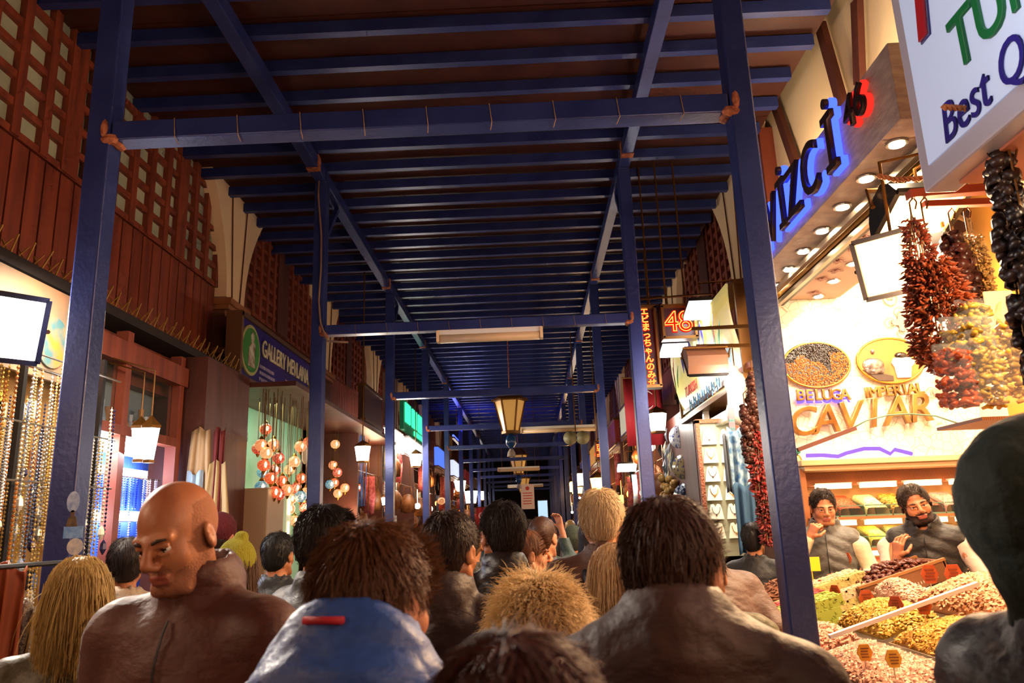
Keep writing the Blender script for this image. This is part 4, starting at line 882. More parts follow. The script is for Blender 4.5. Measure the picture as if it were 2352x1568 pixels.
# cream vault wall with dark struts over the near shop
struct(MB().box((XR+.12, 3.4, 4.7), (.16, 8.4, 2.3)).build('wall_upper_right', M_cream))
for i, (a, b_) in enumerate((((1885, 60), (1960, 330)), ((1968, 0), (1975, 190)), ((1775, 225), (1850, 440)), ((1745, 300), (1735, 640)), ((2100, -200), (2110, 60)))):
    p = at(*a, X=XR-.02); q = at(*b_, X=XR-.02); struct(MB().bar(p, q, .05, .11).build('trim_%d' % (95+i), M_woodd))
struct(MB().box((XR-.02, 7.35, 4.7), (.16, .34, 1.7)).build('pillar', M_wood))
XF = 1.9
t = thing('shop_fascia', 'long travertine fascia box with blue back-lit letters above the spice shop', 'fascia', (XF+.3, 4.86, 3.75))
MB().box((0, 0, 0), (.6, 2.82, .43)).build('stone_box', M_stone, t, bevel=.004)
def backlit(s, sz, y_, z_, mback, par, depth=.055, sx=1):
    text(s, sz, .012, .004, mats=mat('dark_letter_face', '3a2420', .3, .3), parent=par, M=frameM((-.3-depth, y_, z_), *ON_R), name='letter', sx=sx)
    o = text(s, sz, .012, .010, mats=mback, parent=par, M=frameM((-.3-.012, y_, z_), *ON_R), name='letter_light', sx=sx)
M_blueled = glow('blue_back_light', '2a3cff', 4.5); M_redled = glow('red_back_light', 'ff2a20', 1.2)
for ch, yy in zip('CEVİZCİ', (1.2, .94, .68, .42, .2, -.12, -.46)): backlit(ch, .48, yy-.27, -.0, M_blueled, t, sx=.85)
backlit('46', .26, -1.06, .06, M_redled, t, depth=.04); 
lamp('AREA', (XF-.1, 5.2, 3.78), 2.5, (.15, .2, 1), None, 2.2, (-1, 0, 0), size_y=.2)
M_spot = glow('spot_glass', 'ffe2b0', 60)
for i, (px, py) in enumerate(((2060, 330), (1990, 410), (1935, 475), (1888, 530), (1845, 577), (1812, 618), (1785, 655), (1765, 688))):
    c = at(px, py, Z=3.525); t = thing('recessed_spotlight', f'round recessed spotlight under the stone fascia, {["nearest", "second", "third", "fourth", "fifth", "sixth", "seventh", "farthest"][i]} of the row', 'spotlight', c, group='fascia spotlights')
    MB().lathe([(.038, -.011), (.04, -.005)], n=18).build('lens', M_spot, t); MB().lathe([(.04, -.006), (.056, -.006), (.058, .003), (.04, .004)], n=18).build('ring', M_chrome, t)
    lamp('SPOT', c+Vector((0, 0, -.02)), 34, (1, .74, .45), t, .04, (-.15, 0, -1), 2.4)
t = thing('awning_rail', 'bright brass and dark rail running under the fascia of the spice shop', 'rail', (XF+.24, 4.9, 3.42))
for j, (dx, dz, m_) in enumerate(((-.03, .06, M_chrome), (.02, .03, M_brass), (.07, .0, M_black), (.02, -.02, M_chrome))): MB().bar((dx, -1.9, dz), (dx, 1.75, dz), .035).build('rail_profile', m_, t)
# inner ceiling, end wall, back wall of spice shop
struct(MB().box((2.42, 4.25, 3.47), (.5, 4.1, .05)).build('ceiling_soffit', mat('soffit_cream', 'd8b49a', .6)))
struct(MB().box((3.2, 4.25, 3.95), (1.3, 4.3, .05)).build('ceiling_shop', M_cream)); struct(MB().box((2.68, 4.25, 3.7), (.04, 4.1, .5)).build('trim_70', M_cream))
struct(MB().box((2.9, 6.36, 2.0), (1.66, .06, 4.0)).build('wall_end', M_crack)); struct(MB().box((3.75, 4.2, 2.0), (.06, 4.4, 4.0)).build('wall_shop_back', mat('shop_cream', 'f0dcc0', .6)))
struct(MB().box((2.07, 6.36, 1.7), (.1, .2, 3.4)).build('pillar', mat('pillar_cream', 'c8a078', .6)))
for i, (px, py) in enumerate(((1960, 605), (1915, 645), (1880, 680), (1845, 711))):
    c = at(px, py, Z=3.44); t = thing('recessed_spotlight', f'round spotlight in the patterned inner ceiling, {["nearest", "second", "third", "farthest"][i]} of four', 'spotlight', c, group='inner ceiling spotlights')
    MB().lathe([(.034, -.011), (.036, -.005)], n=18).build('lens', M_spot, t); MB().lathe([(.037, -.006), (.052, -.006), (.053, .003), (.037, .004)], n=18).build('ring', M_chrome, t)
    lamp('SPOT', c+Vector((0, 0, -.02)), 34, (1, .8, .55), t, .04, (0, 0, -1), 2.2)
M_orn = mat('rose_ornament', 'c89880', .6); 
def scroll(c, s_, m_, label, pl='Y', name='painted_scroll', seed=0):
    b = MB()
    for q in range(4):
        a0 = PI/2*q
        for sgn in (1, -1):
            pts = []
            for i in range(22):
                a = a0+sgn*(i*.3); r_ = s_*(.75-.03*i)*.45; pts.append((s_*.42*math.cos(a0)+r_*math.cos(a)*.8, s_*.42*math.sin(a0)+r_*math.sin(a)*.8))
            b.tube([((u, 0, v) if pl == 'Y' else (u, v, 0)) for u, v in pts], .008*s_*3, 5)
    o = [(s_*.3*math.cos(a)*(1+.35*math.cos(4*a)), s_*.3*math.sin(a)*(1+.35*math.cos(4*a))) for a in [2*PI*i/40 for i in range(40)]]
    b.prism(o, 'Y' if pl == 'Y' else 'Z', -.006, .006)
    return tag(b.build(name, m_, loc=c, smooth=False), label, 'ornament', 'rose scroll ornaments of the spice shop')
scroll(at(2040, 655, Y=6.31), .26, M_orn, 'rose scroll ornament high on the end wall beside the heater'); scroll(at(2070, 740, Y=6.31), .2, M_orn, 'second rose scroll ornament above the imperial oval'); scroll(at(2165, 900, Y=6.31), .2, M_orn, 'rose scroll ornament right of the caviar letters')
for i, (px, py) in enumerate(((1985, 545), (1960, 570), (1925, 600), (1890, 640), (1920, 622), (1870, 672), (1835, 700), (1820, 722))):
    scroll(at(px, py, Z=3.438), .085, mat('taupe_ornament', 'a87868', .6), f'painted leaf motif on the inner ceiling, {["first", "second", "third", "fourth", "fifth", "sixth", "seventh", "eighth"][i]} counted from the heater', pl='Z', name='ceiling_motif')
# ovals
def oval(px, py, k, label):
    c = at(px, py, Y=6.29); t = thing('oval_picture', label, 'picture', c); rx, rz_ = .275, .19; RX = Matrix.Rotation(PI/2, 3, 'X')
    b = MB(); b.tube([(rx*math.cos(a), 0, rz_*math.sin(a)) for a in [2*PI*i/48 for i in range(48)]], .011, 6, closed=True); b.build('gilt_rim', M_brass, t, True)
    if k == 0:
        MB().lathe([(1, -.004), (1, .004)], n=40, rot=RX, sx=rx, sy=rz_).build('print', mat('black_roe', '1a100e', .3), t)
        r2 = random.Random(5); b1, b2 = MB(), MB()
        for i in range(1500):
            a = r2.random()*2*PI; q = math.sqrt(r2.random())*.97; u, v = rx*q*math.cos(a), rz_*q*math.sin(a)
            red = v < -.02+.09*math.sin(u*9+2.6)+.02*math.sin(u*40) or (u > .12 and v < .1); (b1 if red else b2).ball((u, -.006, v), (.0075, .005, .0075), 6)
        b1.build('orange_roe', mat('orange_roe', 'b4602c', .12, island=.4), t, True); b2.build('dark_roe', mat('dark_roe', '241614', .08, spec=1), t, True)
    else:
        MB().lathe([(1, -.004), (1, .004)], n=40, rot=RX, sx=rx, sy=rz_).build('print', mat('amber_print', 'd08c38', .5, col2='a0602c', scale=3), t)
        MB().ball((-.15, -.008, -.03), (.09, .02, .06), 14).ball((-.14, -.01, .08), (.018, .012, .024), 10).prism([(-.23, -.06), (-.06, -.06), (-.08, -.11), (-.2, -.11)], 'Y', -.02, -.006).build('silver_cover', mat('silver_print', 'b8a8a0', .2, .6, col2='6a5048', scale=30), t, True)
        MB().ball((.09, -.008, .04), (.055, .02, .028), 12).build('caviar_heap', mat('dark_roe', '241614', .08), t, True)
        MB().prism([(.0, -.02), (.02, .02), (.16, .02), (.2, -.02), (.16, -.06), (.14, -.15), (.03, -.15), (.02, -.06)], 'Y', -.018, -.006).build('crystal_bowl', mat('crystal_print', 'e8e0dc', .2, col2='a8a4a0', scale=40), t)
        MB().prism([(-.24, -.07), (0, -.13), (0, -.17), (-.12, -.17)], 'Y', -.012, -.005).build('dark_tray', mat('tray_print', '4a3428', .4), t)
    return t
oval(1875, 838, 0, 'oval gilt-rimmed picture of black and orange roe above BELUGA'); oval(2045, 828, 1, 'oval gilt-rimmed picture of a silver cover and caviar bowl above IMPERIAL')
M_gold = mat('polished_gold', 'c08c4c', .22, .75, col2='8a5a2c', scale=6)
def letters(s, px0, px1, py0, py1, sz, label, depth=.03, back=None, shear=0):
    a = at(px0, py0, Y=6.27); b_ = at(px1, py1, Y=6.27); xd = (b_-a).normalized()
    t = thing('wall_lettering', label, 'lettering', a); n = len(s)
    for i, ch in enumerate(s):
        p = (b_-a)*(i/(n-1)); text(ch, sz, depth/2, .003, mats=M_gold, parent=t, M=frameM(p, xd, (-xd.z, 0, xd.x)), name='letter', shear=shear)
        if back: text(ch, sz*1.02, .002, .002, mats=back, parent=t, M=frameM(p+Vector((.005, .025, -.018)), xd, (-xd.z, 0, xd.x)), name='letter_light', shear=shear)
letters('BELUGA', 1838, 1940, 909, 907, .125, 'gold BELUGA letters with violet light under the roe oval', back=glow('violet_back_light', '6a50ff', 2))
letters('IMPERIAL', 1990, 2112, 903, 893, .12, 'gold IMPERIAL letters under the silver-cover oval')
letters('CAVIAR', 1838, 2108, 972, 940, .33, 'large slanted gold CAVIAR letters on the crackled end wall', shear=.25, depth=.04)
# arched glass hood with rod, bell
t = thing('glass_hood', 'arched clear glass hood raised on a dark rod below the CAVIAR letters', 'glass hood', (2.15, 5.9, 2.1))
b = MB(); vs = []; pts = [at(px, py, Y=5.9) for px, py in ((1955, 985), (1990, 965), (2040, 953), (2090, 950), (2150, 955), (2210, 975))]; lo = [at(px, py, Y=6.15) for px, py in ((1935, 1020), (1985, 1022), (2040, 1030), (2090, 1036), (2150, 1040), (2210, 1045))]
for a, c in zip(pts, lo):
    for j in range(7): u = j/6; q = a.lerp(c, u); q.z += .05*math.sin(u*PI); q.y -= .05*math.sin(u*PI); vs.append(q-t.location)
b.add(vs, [(i*7+j, i*7+j+1, (i+1)*7+j+1, (i+1)*7+j) for i in range(5) for j in range(6)]); o = b.build('glass_sheet', M_thin, t, True); so = o.modifiers.new('t', 'SOLIDIFY'); so.thickness = .006
MB().tube([p-t.location for p in pts], .006, 6).build('glass_edge', mat('green_glass_edge', '5a7058', .2), t, True)
MB().bar(at(1832, 1033, Y=5.85)-t.location, at(1965, 983, Y=5.9)-t.location, .03).build('rod', M_woodd, t)
t = thing('counter_bell', 'small bell with a turquoise knob standing at the left end of the cornice', 'bell', at(1831, 1062, Y=6.1)); MB().lathe([(.05, 0), (.045, .01), (.03, .05), (.012, .065)], n=14).build('bell', M_brass, t, True); MB().ball((0, 0, .085), (.038, .038, .024), 12).build('turquoise_knob', mat('turquoise', '1c7a6a', .25), t, True)
t = thing('violet_reflection_strip', 'wavy violet strip modelling a purple reflection along the wall above the cornice', 'light fitting', at(1850, 1045, Y=6.26))  # glowing tube that imitates the reflection of a purple LED
MB().tube([at(px, py, Y=6.24)-t.location for px, py in ((1852, 1046), (1890, 1045), (1925, 1048), (1945, 1040), (1985, 1030), (2020, 1030), (2045, 1042), (2055, 1032), (2095, 1042))], .016, 6).build('tube', glow('violet_reflection', '5a3cff', 3.5), t)
# shelf unit
SX0, SX1, SY = 2.1, 3.6, 6.15
t = thing('spice_shelf', 'wooden wall shelf with a moulded cornice holding the lit spice bins', 'shelf', (SX0, 6.32, 0)); Wd = SX1-SX0
M_wal = mat('striped_walnut', '8a4a28', .4, col2='b06a3c', scale=3, stretch=(14, 1, 1), kind='wave')
MB().box((Wd/2, -.2, 2.04), (Wd+.06, .4, .045)).box((Wd/2, -.19, 2.0), (Wd, .36, .04)).build('cornice', mat('light_maple', 'd0a878', .4), t, bevel=.006)
MB().box((Wd/2, -.06, 1.93), (Wd, .12, .12)).build('frieze', M_wal, t)
MB().box((Wd/2, -.0, 1.0), (Wd, .03, 2.0)).build('back_board', mat('amber_board', 'c88c50', .5), t); MB().box((-.0, -.15, 1.0), (.04, .34, 2.0)).build('side_board', M_wal, t)
for z_ in (1.62, 1.39, 1.15): MB().box((Wd/2, -.2, z_), (Wd, .34, .02)).build('shelf_board', M_wal, t)
spc = [['7a2c18', 'a84020', 'e8d890', 'd89030', 'b04828', 'd89080', 'c06030'], ['c8a040', 'd8b040', 'f0d850', 'b0a050', 'd8a830', 'a07838', 'c8b060'], ['b05030', '8a3420', 'a84830', 'b44c34', 'c05838', 'b87050', '9a4028']]
spn = [['dried red pepper', 'brick red spice', 'pale cream spice', 'golden yellow spice', 'rust red spice', 'rosy pink spice', 'orange spice'], ['amber spice', 'ochre spice', 'bright yellow spice', 'olive herb', 'deep yellow spice', 'brown seed', 'straw herb'], ['red-brown spice', 'dark red spice', 'brick flake spice', 'red pepper flake', 'orange-red flake', 'light brown spice', 'dark rust spice']]
def heap(w, d, h, n, m_, seed=0, pr=.006, elong=1, shape='dome'):
    """a heaped surface with individual grains lying on it"""
    r2 = np.random.default_rng(seed); nx, ny = 18, 12; vs = []
    hf = (lambda u, v: h*(1-abs(u)**5)**.5*(1-abs(v)**5)**.5*(.75+.25*math.cos(u*2.2)*math.cos(v*2.2))) if shape == 'dome' else (lambda u, v: h*(.35+.65*(v+1)/2)*(1-abs(u)**14))
    for j in range(ny+1):
        for i in range(nx+1): u = i/nx*2-1; v = j/ny*2-1; vs.append((u*w/2, v*d/2, hf(u, v)))
    b = MB().add(vs, [(j*(nx+1)+i, j*(nx+1)+i+1, (j+1)*(nx+1)+i+1, (j+1)*(nx+1)+i) for j in range(ny) for i in range(nx)])
    tpl = np.array([(1, 0, 0), (0, 1, 0), (-1, 0, 0), (0, -1, 0), (0, 0, 1), (0, 0, -1)], float); tf = [(0, 1, 4), (1, 2, 4), (2, 3, 4), (3, 0, 4), (1, 0, 5), (2, 1, 5), (3, 2, 5), (0, 3, 5)]
    for i in range(n):
        u, v = r2.uniform(-.97, .97, 2); a = r2.random()*6.28; ca, sa = math.cos(a), math.sin(a); s_ = pr*r2.uniform(.7, 1.3)
        q = tpl*np.array([s_*elong, s_*.8, s_*.6])*r2.uniform(.85, 1.15, (6, 3)); tl = r2.uniform(-.6, .6); q = q @ np.array([[math.cos(tl), 0, math.sin(tl)], [0, 1, 0], [-math.sin(tl), 0, math.cos(tl)]]) @ np.array([[ca, sa, 0], [-sa, ca, 0], [0, 0, 1]])
        b.add(q+np.array([u*w/2, v*d/2, hf(u, v)+s_*.3]), tf)
    return b

lampbox((1.6, 24, 3.0), .4, M_lampw, 'white lantern farther off on the right row past the horn loudspeakers', 30, (1, .85, .65)); lampbox((-2.45, 27, 3.1), .4, M_lampw, 'far white lantern on the left row beyond the cold pair', 30, (1, .9, .8)); lampbox((1.6, 31, 3.1), .4, M_lampo, 'farthest orange lantern on the right row', 30, (1, .7, .4))
t = thing('blue_neon_tube', 'blue glowing tube on top of a far left stall, tinting the roof blue', 'light fitting', (-2.2, 23.5, 4.3)); MB().tube([(0, -1.2, 0), (0, 1.2, 0)], .03, 8).build('tube', glow('blue_tube', '3040ff', 6), t); MB().box((0, 0, -.06), (.08, 2.5, .05)).tube([(0, 0, 0), (0, 0, 1.15)], .01, 5).build('holder', M_bronze, t); lamp('AREA', (-1.9, 23.5, 4.4), 60, (.12, .15, 1), t, 1.5, (.8, 0, 1))

for i, y_ in enumerate((2.6, 4.4, 6.0)):  # lamps added out of view to brighten the cream wall above
    t = thing('added_uplight', f'unseen wall washer added on top of the stone fascia, {["nearest", "middle", "farthest"][i]} of three', 'lamp', (2.3, y_, 4.02), group='added wall washers on the fascia'); MB().box((0, 0, 0), (.14, .3, .06)).build('housing', M_black, t); MB().box((0, 0, .034), (.11, .26, .01)).build('lens', M_warm, t); lamp('AREA', (2.3, y_, 4.07), 24, (1, .78, .5), t, .25, (.6, 0, 1))
for r_, z_ in enumerate((1.635, 1.405, 1.165)):
    for j in range(7):
        x_ = SX0+.13+j*.2; c = spc[r_][j]
        t = thing('spice_bin', f'glass-fronted bin heaped with {spn[r_][j]} on the {["top", "middle", "bottom"][r_]} lit shelf', 'spice bin', (x_, 6.12, z_), group='spice bins on the lit shelf')
        big = (r_, j) in ((0, 0), (0, 3), (2, 5)); hp = heap(.18, .26, .15 if r_ else .16, 420 if not big else 260, None, seed=r_*9+j, pr=.004 if not big else .009, elong=1.5 if big else 1, shape='slope')
        stuff(hp.build('spice_heap', mat('spice_'+c, c, .8, island=.3), t))
        MB().box((-.096, 0, .06), (.006, .27, .15)).box((.096, 0, .06), (.006, .27, .15)).build('side_glass', M_thin, t); MB().box((0, -.137, .035), (.19, .006, .075)).build('front_glass', M_thin, t)
        MB().box((0, -.138, .075), (.19, .01, .008)).box((0, -.138, .0), (.19, .012, .012)).build('glass_edge', mat('green_glass_edge', '5a7058', .2), t)
    for j in range(4):
        x_ = SX0+.28+j*.35; zz = (1.835, 1.583, 1.352)[r_]+(.03 if r_ == 0 else 0)
        t = thing('shelf_light', f'warm white strip light, {["first", "second", "third", "fourth"][j]} from the left over the {["top", "middle", "bottom"][r_]} shelf', 'strip light', (x_, 6.16, zz), group='strip lights over the spice shelves')
        MB().box((0, 0, 0), (.27, .05, .035)).build('tube', glow('shelf_tube', 'ffe0a8', 5), t); MB().box((0, .03, .022), (.29, .09, .012)).build('fitting', M_white, t)
        lamp('AREA', (x_, 6.12, zz-.03), .9, (1, .72, .38), t, .25, (0, -.1, -1), size_y=.06)
# overhead lights inside the spice shop
lamp('AREA', (3.1, 5.0, 3.85), 150, (1, .80, .55), None, 1.0, (0, 0.15, -1), size_y=1.6); lamp('AREA', (2.75, 4.4, 3.38), 60, (1, .82, .6), None, .8, (-.1, .9, -.35), size_y=.6)
# ---------------------------------------------------------------- sloping counter
CSL = .28
def cz(X): return 1.0+CSL*(X-1.2)
def onc(px, py, lift=0):
    d = MC @ Vector((px-CX, CY-py, -FPX)); t_ = (1.0-CSL*1.2-EYE+lift)/(d.z-CSL*d.x); return Vector((0, 0, EYE))+d*t_
QC = Matrix.Rotation(-math.atan(CSL), 3, 'Y')
t = thing('sales_counter', 'long sloping sales counter of the spice shop loaded with sweets and nuts', 'counter', (1.2, 3.9, 0))
ou = [(0, -2.0), (1.0, -2.0), (1.05, .15), (1.0, .75), (.8, 1.3), (0, 1.3)]
b = MB(); vs = [(u, v, cz(1.2+u)-dz_) for dz_ in (.04, .09) for u, v in ou]; n = len(ou); b.add(vs, [tuple(range(n)), tuple(range(2*n-1, n-1, -1))]+[(i, i+n, (i+1) % n+n, (i+1) % n) for i in range(n)]); b.build('top', mat('white_laminate', 'e0d0c0', .35), t)
b = MB(); vs = [(u*.96+.02, v*.99, zz) for zz in (0, .93) for u, v in ou]; b.add(vs, [tuple(range(n)), tuple(range(2*n-1, n-1, -1))]+[(i, i+n, (i+1) % n+n, (i+1) % n) for i in range(n)]); b.build('cabinet', M_wal, t)
def onslope(o, p): o.matrix_local = Matrix.Translation(p) @ QC.to_4x4(); return o
def tray(x0, x1, y0, y1, what, col, n, pr, elong, h, cat='nuts', nm='nut_heap', c2=None, seed=0):
    """steel tray lying on the slope; the heap on it is its own thing"""
    xc, yc = (x0+x1)/2, (y0+y1)/2; w, d = (x1-x0)/math.cos(math.atan(CSL)), y1-y0
    t = thing('steel_tray', f'steel tray under the {what.split(" at ")[0].split(" before ")[0].split(" nearest ")[0].split(" right of")[0].split(" left of")[0]}', 'tray', (xc, yc, cz(xc)-.03)); t.rotation_euler = QC.to_euler()
    MB().box((0, 0, -.002), (w-.01, d-.01, .006)).build('base', M_chrome, t)
    MB().box((0, d/2-.008, .015), (w-.01, .006, .035)).box((0, -d/2+.008, .015), (w-.01, .006, .035)).box((w/2-.008, 0, .015), (.006, d-.02, .035)).box((-w/2+.008, 0, .015), (.006, d-.02, .035)).build('rim', M_chrome, t)
    o = heap(w-.03, d-.03, h, n, None, seed, pr, elong).build(nm, mat('goods_'+col, col, .55, col2=c2, island=.3))
    stuff(tag(o, what, cat)); onslope(o, Vector((xc, yc, cz(xc)-.02))); return o
tray(1.22, 1.52, 2.95, 3.75, 'pinkish white heap of coated nuts at the front corner of the counter', 'e0a890', 3000, .012, 1.3, .07, 'nuts', seed=1)
tray(1.22, 1.62, 1.9, 2.93, 'cream heap of pale sweets nearest the lens on the counter', 'f0d8b0', 2600, .013, 1.2, .08, 'sweets', 'sweet_heap', seed=2)
tray(1.54, 1.86, 2.95, 3.6, 'golden green heap of raisins right of the white divider', 'd0a040', 2600, .010, 1.5, .09, 'raisins', 'raisin_heap', seed=3)
tray(1.64, 2.15, 2.1, 2.93, 'brown walnut heap behind the hooded person', 'a87850', 1800, .014, 1.2, .07, 'walnuts', 'walnut_heap', seed=4)
tray(1.22, 1.52, 3.78, 4.2, 'rosy heap of almond pieces at the middle of the counter', 'd89a80', 1500, .011, 1.3, .10, 'almonds', 'almond_heap', seed=5)
tray(1.54, 1.84, 3.64, 4.2, 'yellow-green heap of pistachios left of the white divider', 'b8963c', 1900, .011, 1.4, .12, 'pistachios', 'pistachio_heap', seed=6)
tray(1.86, 2.2, 3.2, 4.02, 'large tan and brown heap of walnuts before the bearded vendor', 'c08458', 2600, .013, 1.25, .15, 'walnuts', 'walnut_heap', c2='d8a480', seed=7)
tray(1.86, 2.02, 4.05, 4.5, 'pale pink heap of nuts beside the date crate', 'd8a890', 900, .011, 1.3, .12, 'nuts', seed=8)
tag(MB().bar(onc(1905, 1462, .13), onc(2245, 1340, .15), .03, .016).build('white_divider', M_white), 'long white divider bar crossing the counter between the heaps', 'divider')
# turkish delight bars
def delight(c, L, cols, label, rz=0, grp=None, w=.06, h=.05):
    t = thing('turkish_delight_bar', label, 'sweet bar', c, group=grp); t.rotation_euler = (0, -math.atan(CSL), rz) if rz == 0 else (0, 0, rz)
    rr = random.Random(int(c[0]*1000+c[1]*7000)); b = MB().box((0, 0, h/2), (L, w, h))
    for i in range(70): b.box((rr.uniform(-L/2, L/2), rr.uniform(-w/2, w/2), h+rr.uniform(-.002, .002)), (.012, .01, .006), rr.random()*3)
    for i in range(40): b.box((rr.uniform(-L/2, L/2), -w/2-.001, rr.uniform(.005, h-.005)), (.012, .005, .01))
    b.build('coated_body', mat('delight_'+cols[0], cols[0], .6, island=.35), t); b = MB()
    b.box((-L/2-.002, 0, h/2), (.004, w*.92, h*.9)).build('cut_face', mat('delightcut_'+cols[1], cols[1], .4), t)
ia = 0
for row, (y0_, cols, nm_) in enumerate(((4.28, ('8f9a3c', 'c8b878'), 'green pistachio'), (4.36, ('a0a848', 'd8d0a0'), 'light green pistachio'), (4.44, ('8f9a3c', 'c8b878'), 'green pistachio'), (4.52, ('9a3430', 'c85850'), 'pomegranate red'), (4.60, ('b04a40', 'd88070'), 'rose red'), (4.68, ('a0a848', 'd8d0a0'), 'light green pistachio'), (4.76, ('9aa04a', 'c8c088'), 'olive green'), (4.84, ('8f9a3c', 'c8b878'), 'green pistachio'), (4.92, ('a0a050', 'd0c8a0'), 'olive green'))):
    for lay in range(3 if row < 5 else 2):
        xx = 1.42+.02*lay; delight((xx, y0_+.012*lay, cz(xx)-.035+lay*.053), .36, cols, f'{nm_} delight bar in the stack by the right post, {["bottom", "middle", "top"][lay]} layer', grp=f'{nm_} delight bars, {["bottom", "middle", "top"][lay]} layer')
for row in range(6):
    for lay in range(3 if row in (1, 2, 3) else 2):
        xx = 1.78; yy = 4.6+row*.085; delight((xx, yy, cz(xx)-.03+lay*.053), .3, ('d8b890', 'e8d8b8') if (row+lay) % 3 else ('b8a868', 'd8c890'), f'{"pale nut coated" if (row+lay)%3 else "pistachio coated"} delight bar left of the date crate, {["bottom", "middle", "top"][lay]} layer', grp=f'pale delight bars {["bottom", "middle", "top"][lay]} layer {"a" if (row+lay)%3 else "b"}')
# date crate
cw, cl, ch_ = .50, .32, .10; CO = Vector((2.09, 4.68, cz(2.09)-.035))
t = thing('date_crate', 'dark wooden crate heaped with brown dates, chalk writing on its side', 'crate', CO); t.rotation_euler = QC.to_euler(); QM = Matrix.Translation(CO) @ QC.to_4x4()
M_cr = mat('dark_crate_wood', '5a3418', .6, col2='6e4424', scale=4)
MB().box((0, 0, .01), (cw, cl, .02)).build('bottom', M_cr, t)
for sx in (-1, 1): MB().box((sx*cw/2, 0, ch_/2), (.016, cl+.016, ch_)).build('end_board', M_cr, t); MB().box((0, sx*cl/2, ch_/2), (cw, .016, ch_)).build('side_board', M_cr, t); MB().box((0, sx*cl/2, ch_+.006), (cw+.02, .026, .014)).build('rim', mat('worn_crate_rim', '8a5c30', .6), t)
b = MB()
for i in range(24): b.box((-.2+i*.0165, -cl/2-.010, .062-.03*(i > 12)+R.uniform(-.004, .004)), (.011*R.uniform(.5, 1), .002, .018*R.uniform(.3, 1)))
b.build('chalk_marks', mat('chalk', 'a89a8c', .9), t)
dm = MB(); dm.ball((0, 0, 0), (.023, .012, .011), 10); dme = dm.mesh('date'); dme.materials.append(mat('date_skin', '4a2018', .22, col2='6a3420', scale=40, bump=.5, bscale=120)); dme.polygons.foreach_set('use_smooth', [True]*len(dme.polygons))
r2 = random.Random(3)
for i in range(170):
    u, v = r2.uniform(-.92, .92), r2.uniform(-.9, .9); hz = .085+.07*(1-u*u)*(1-v*v*.8)-.015*r2.random()
    p_ = QM @ Vector((u*cw/2, v*cl/2, hz)); o = put('date', dme, loc=p_); o.rotation_euler = (r2.uniform(-.5, .5), r2.uniform(-.5, .5), r2.random()*6)
    s_ = r2.uniform(.9, 1.25); o.scale = (s_, s_, s_); tag(o, 'glossy brown date lying loose on the heap in the wooden crate', 'date', 'dates heaped in the crate')
b = heap(cw-.03, cl-.03, .09, 0, None, 1).build('date_bed', mat('date_skin', '4a2018', .22)); stuff(tag(b, 'mass of dates filling the crate below the top layer', 'dates')); b.matrix_local = QM @ Matrix.Translation((0, 0, .045))
# bark heap left of the first vendor
o = heap(.34, .3, .12, 500, None, 11, .014, 2.2).build('dried_fruit_heap', mat('goods_bark', '7a4a30', .7, island=.4)); stuff(tag(o, 'dark brown heap of dried fruit left of the first vendor', 'dried fruit')); onslope(o, Vector((1.62, 5.2, cz(1.62)+.02)))
# price tags
M_tag = mat('orange_tag', '9c4418', .5, col2='8a3812', scale=20); M_ytag = mat('yellow_tag', 'e8c020', .5)
for i, (px, py, sc, lb, ty) in enumerate(((1945, 1282, 1.1, 'before the first vendor, over the pale bars', 1), (1888, 1345, 1., 'over the red bars', 1), (1918, 1358, 1., 'between the green and pale bars', 1), (1990, 1374, 1.2, 'facing the lens below the date crate', 0), (2058, 1388, 1.1, 'narrow edge-on one between the nut heaps', 1), (2122, 1392, 1., 'at the near end of the brown walnut heap', 0), (2135, 1318, 1.3, 'before the bearded vendor', 0), (2190, 1318, 1.3, 'rightmost behind the walnut heap', 0), (1986, 1498, .9, 'yellowish one at the raisin tray', 2), (2052, 1512, .9, 'yellowish one right of the raisin tray', 2))):
    c = onc(px, py, .1+.03*(i in (6, 7))); s_ = .034*sc
    t = thing('price_tag', f'hexagonal orange price tag {lb}' if ty < 2 else f'small price tag, {lb}', 'price tag', c, rz=(0 if ty != 1 else math.radians(-55)), group='price tags on the counter')
    MB().prism([(-s_*.55, -s_), (s_*.55, -s_), (s_, 0), (s_*.55, s_), (-s_*.55, s_), (-s_, 0)], 'Y', -.003, .003).build('plate', M_tag if ty < 2 else mat('ochre_tag', 'c88a20', .5), t)
    b = MB()
    for j in range(4): b.box((R.uniform(-.004, .004), -.005, s_*(.5-j*.34)), (s_*R.uniform(.8, 1.2), .002, s_*.12))
    b.build('dark_print', mat('tag_print', '6a2c10', .6), t); MB().tube([(0, .004, -s_), (0, .004, -s_-.1)], .003, 5).build('stick', M_chrome, t)
for px, py, w_, lb in ((1864, 1295, .11, 'yellow card price sign at the left foot of the first vendor'), (1841, 1290, .05, 'narrow yellow price card half hidden by the right post')):
    c = at(px, py, Y=5.3); tag(MB().box((0, 0, 0), (w_, .004, .09)).box((0, .01, -.1), (.006, .006, .14)).build('price_card', M_ytag, loc=c), lb, 'price card')
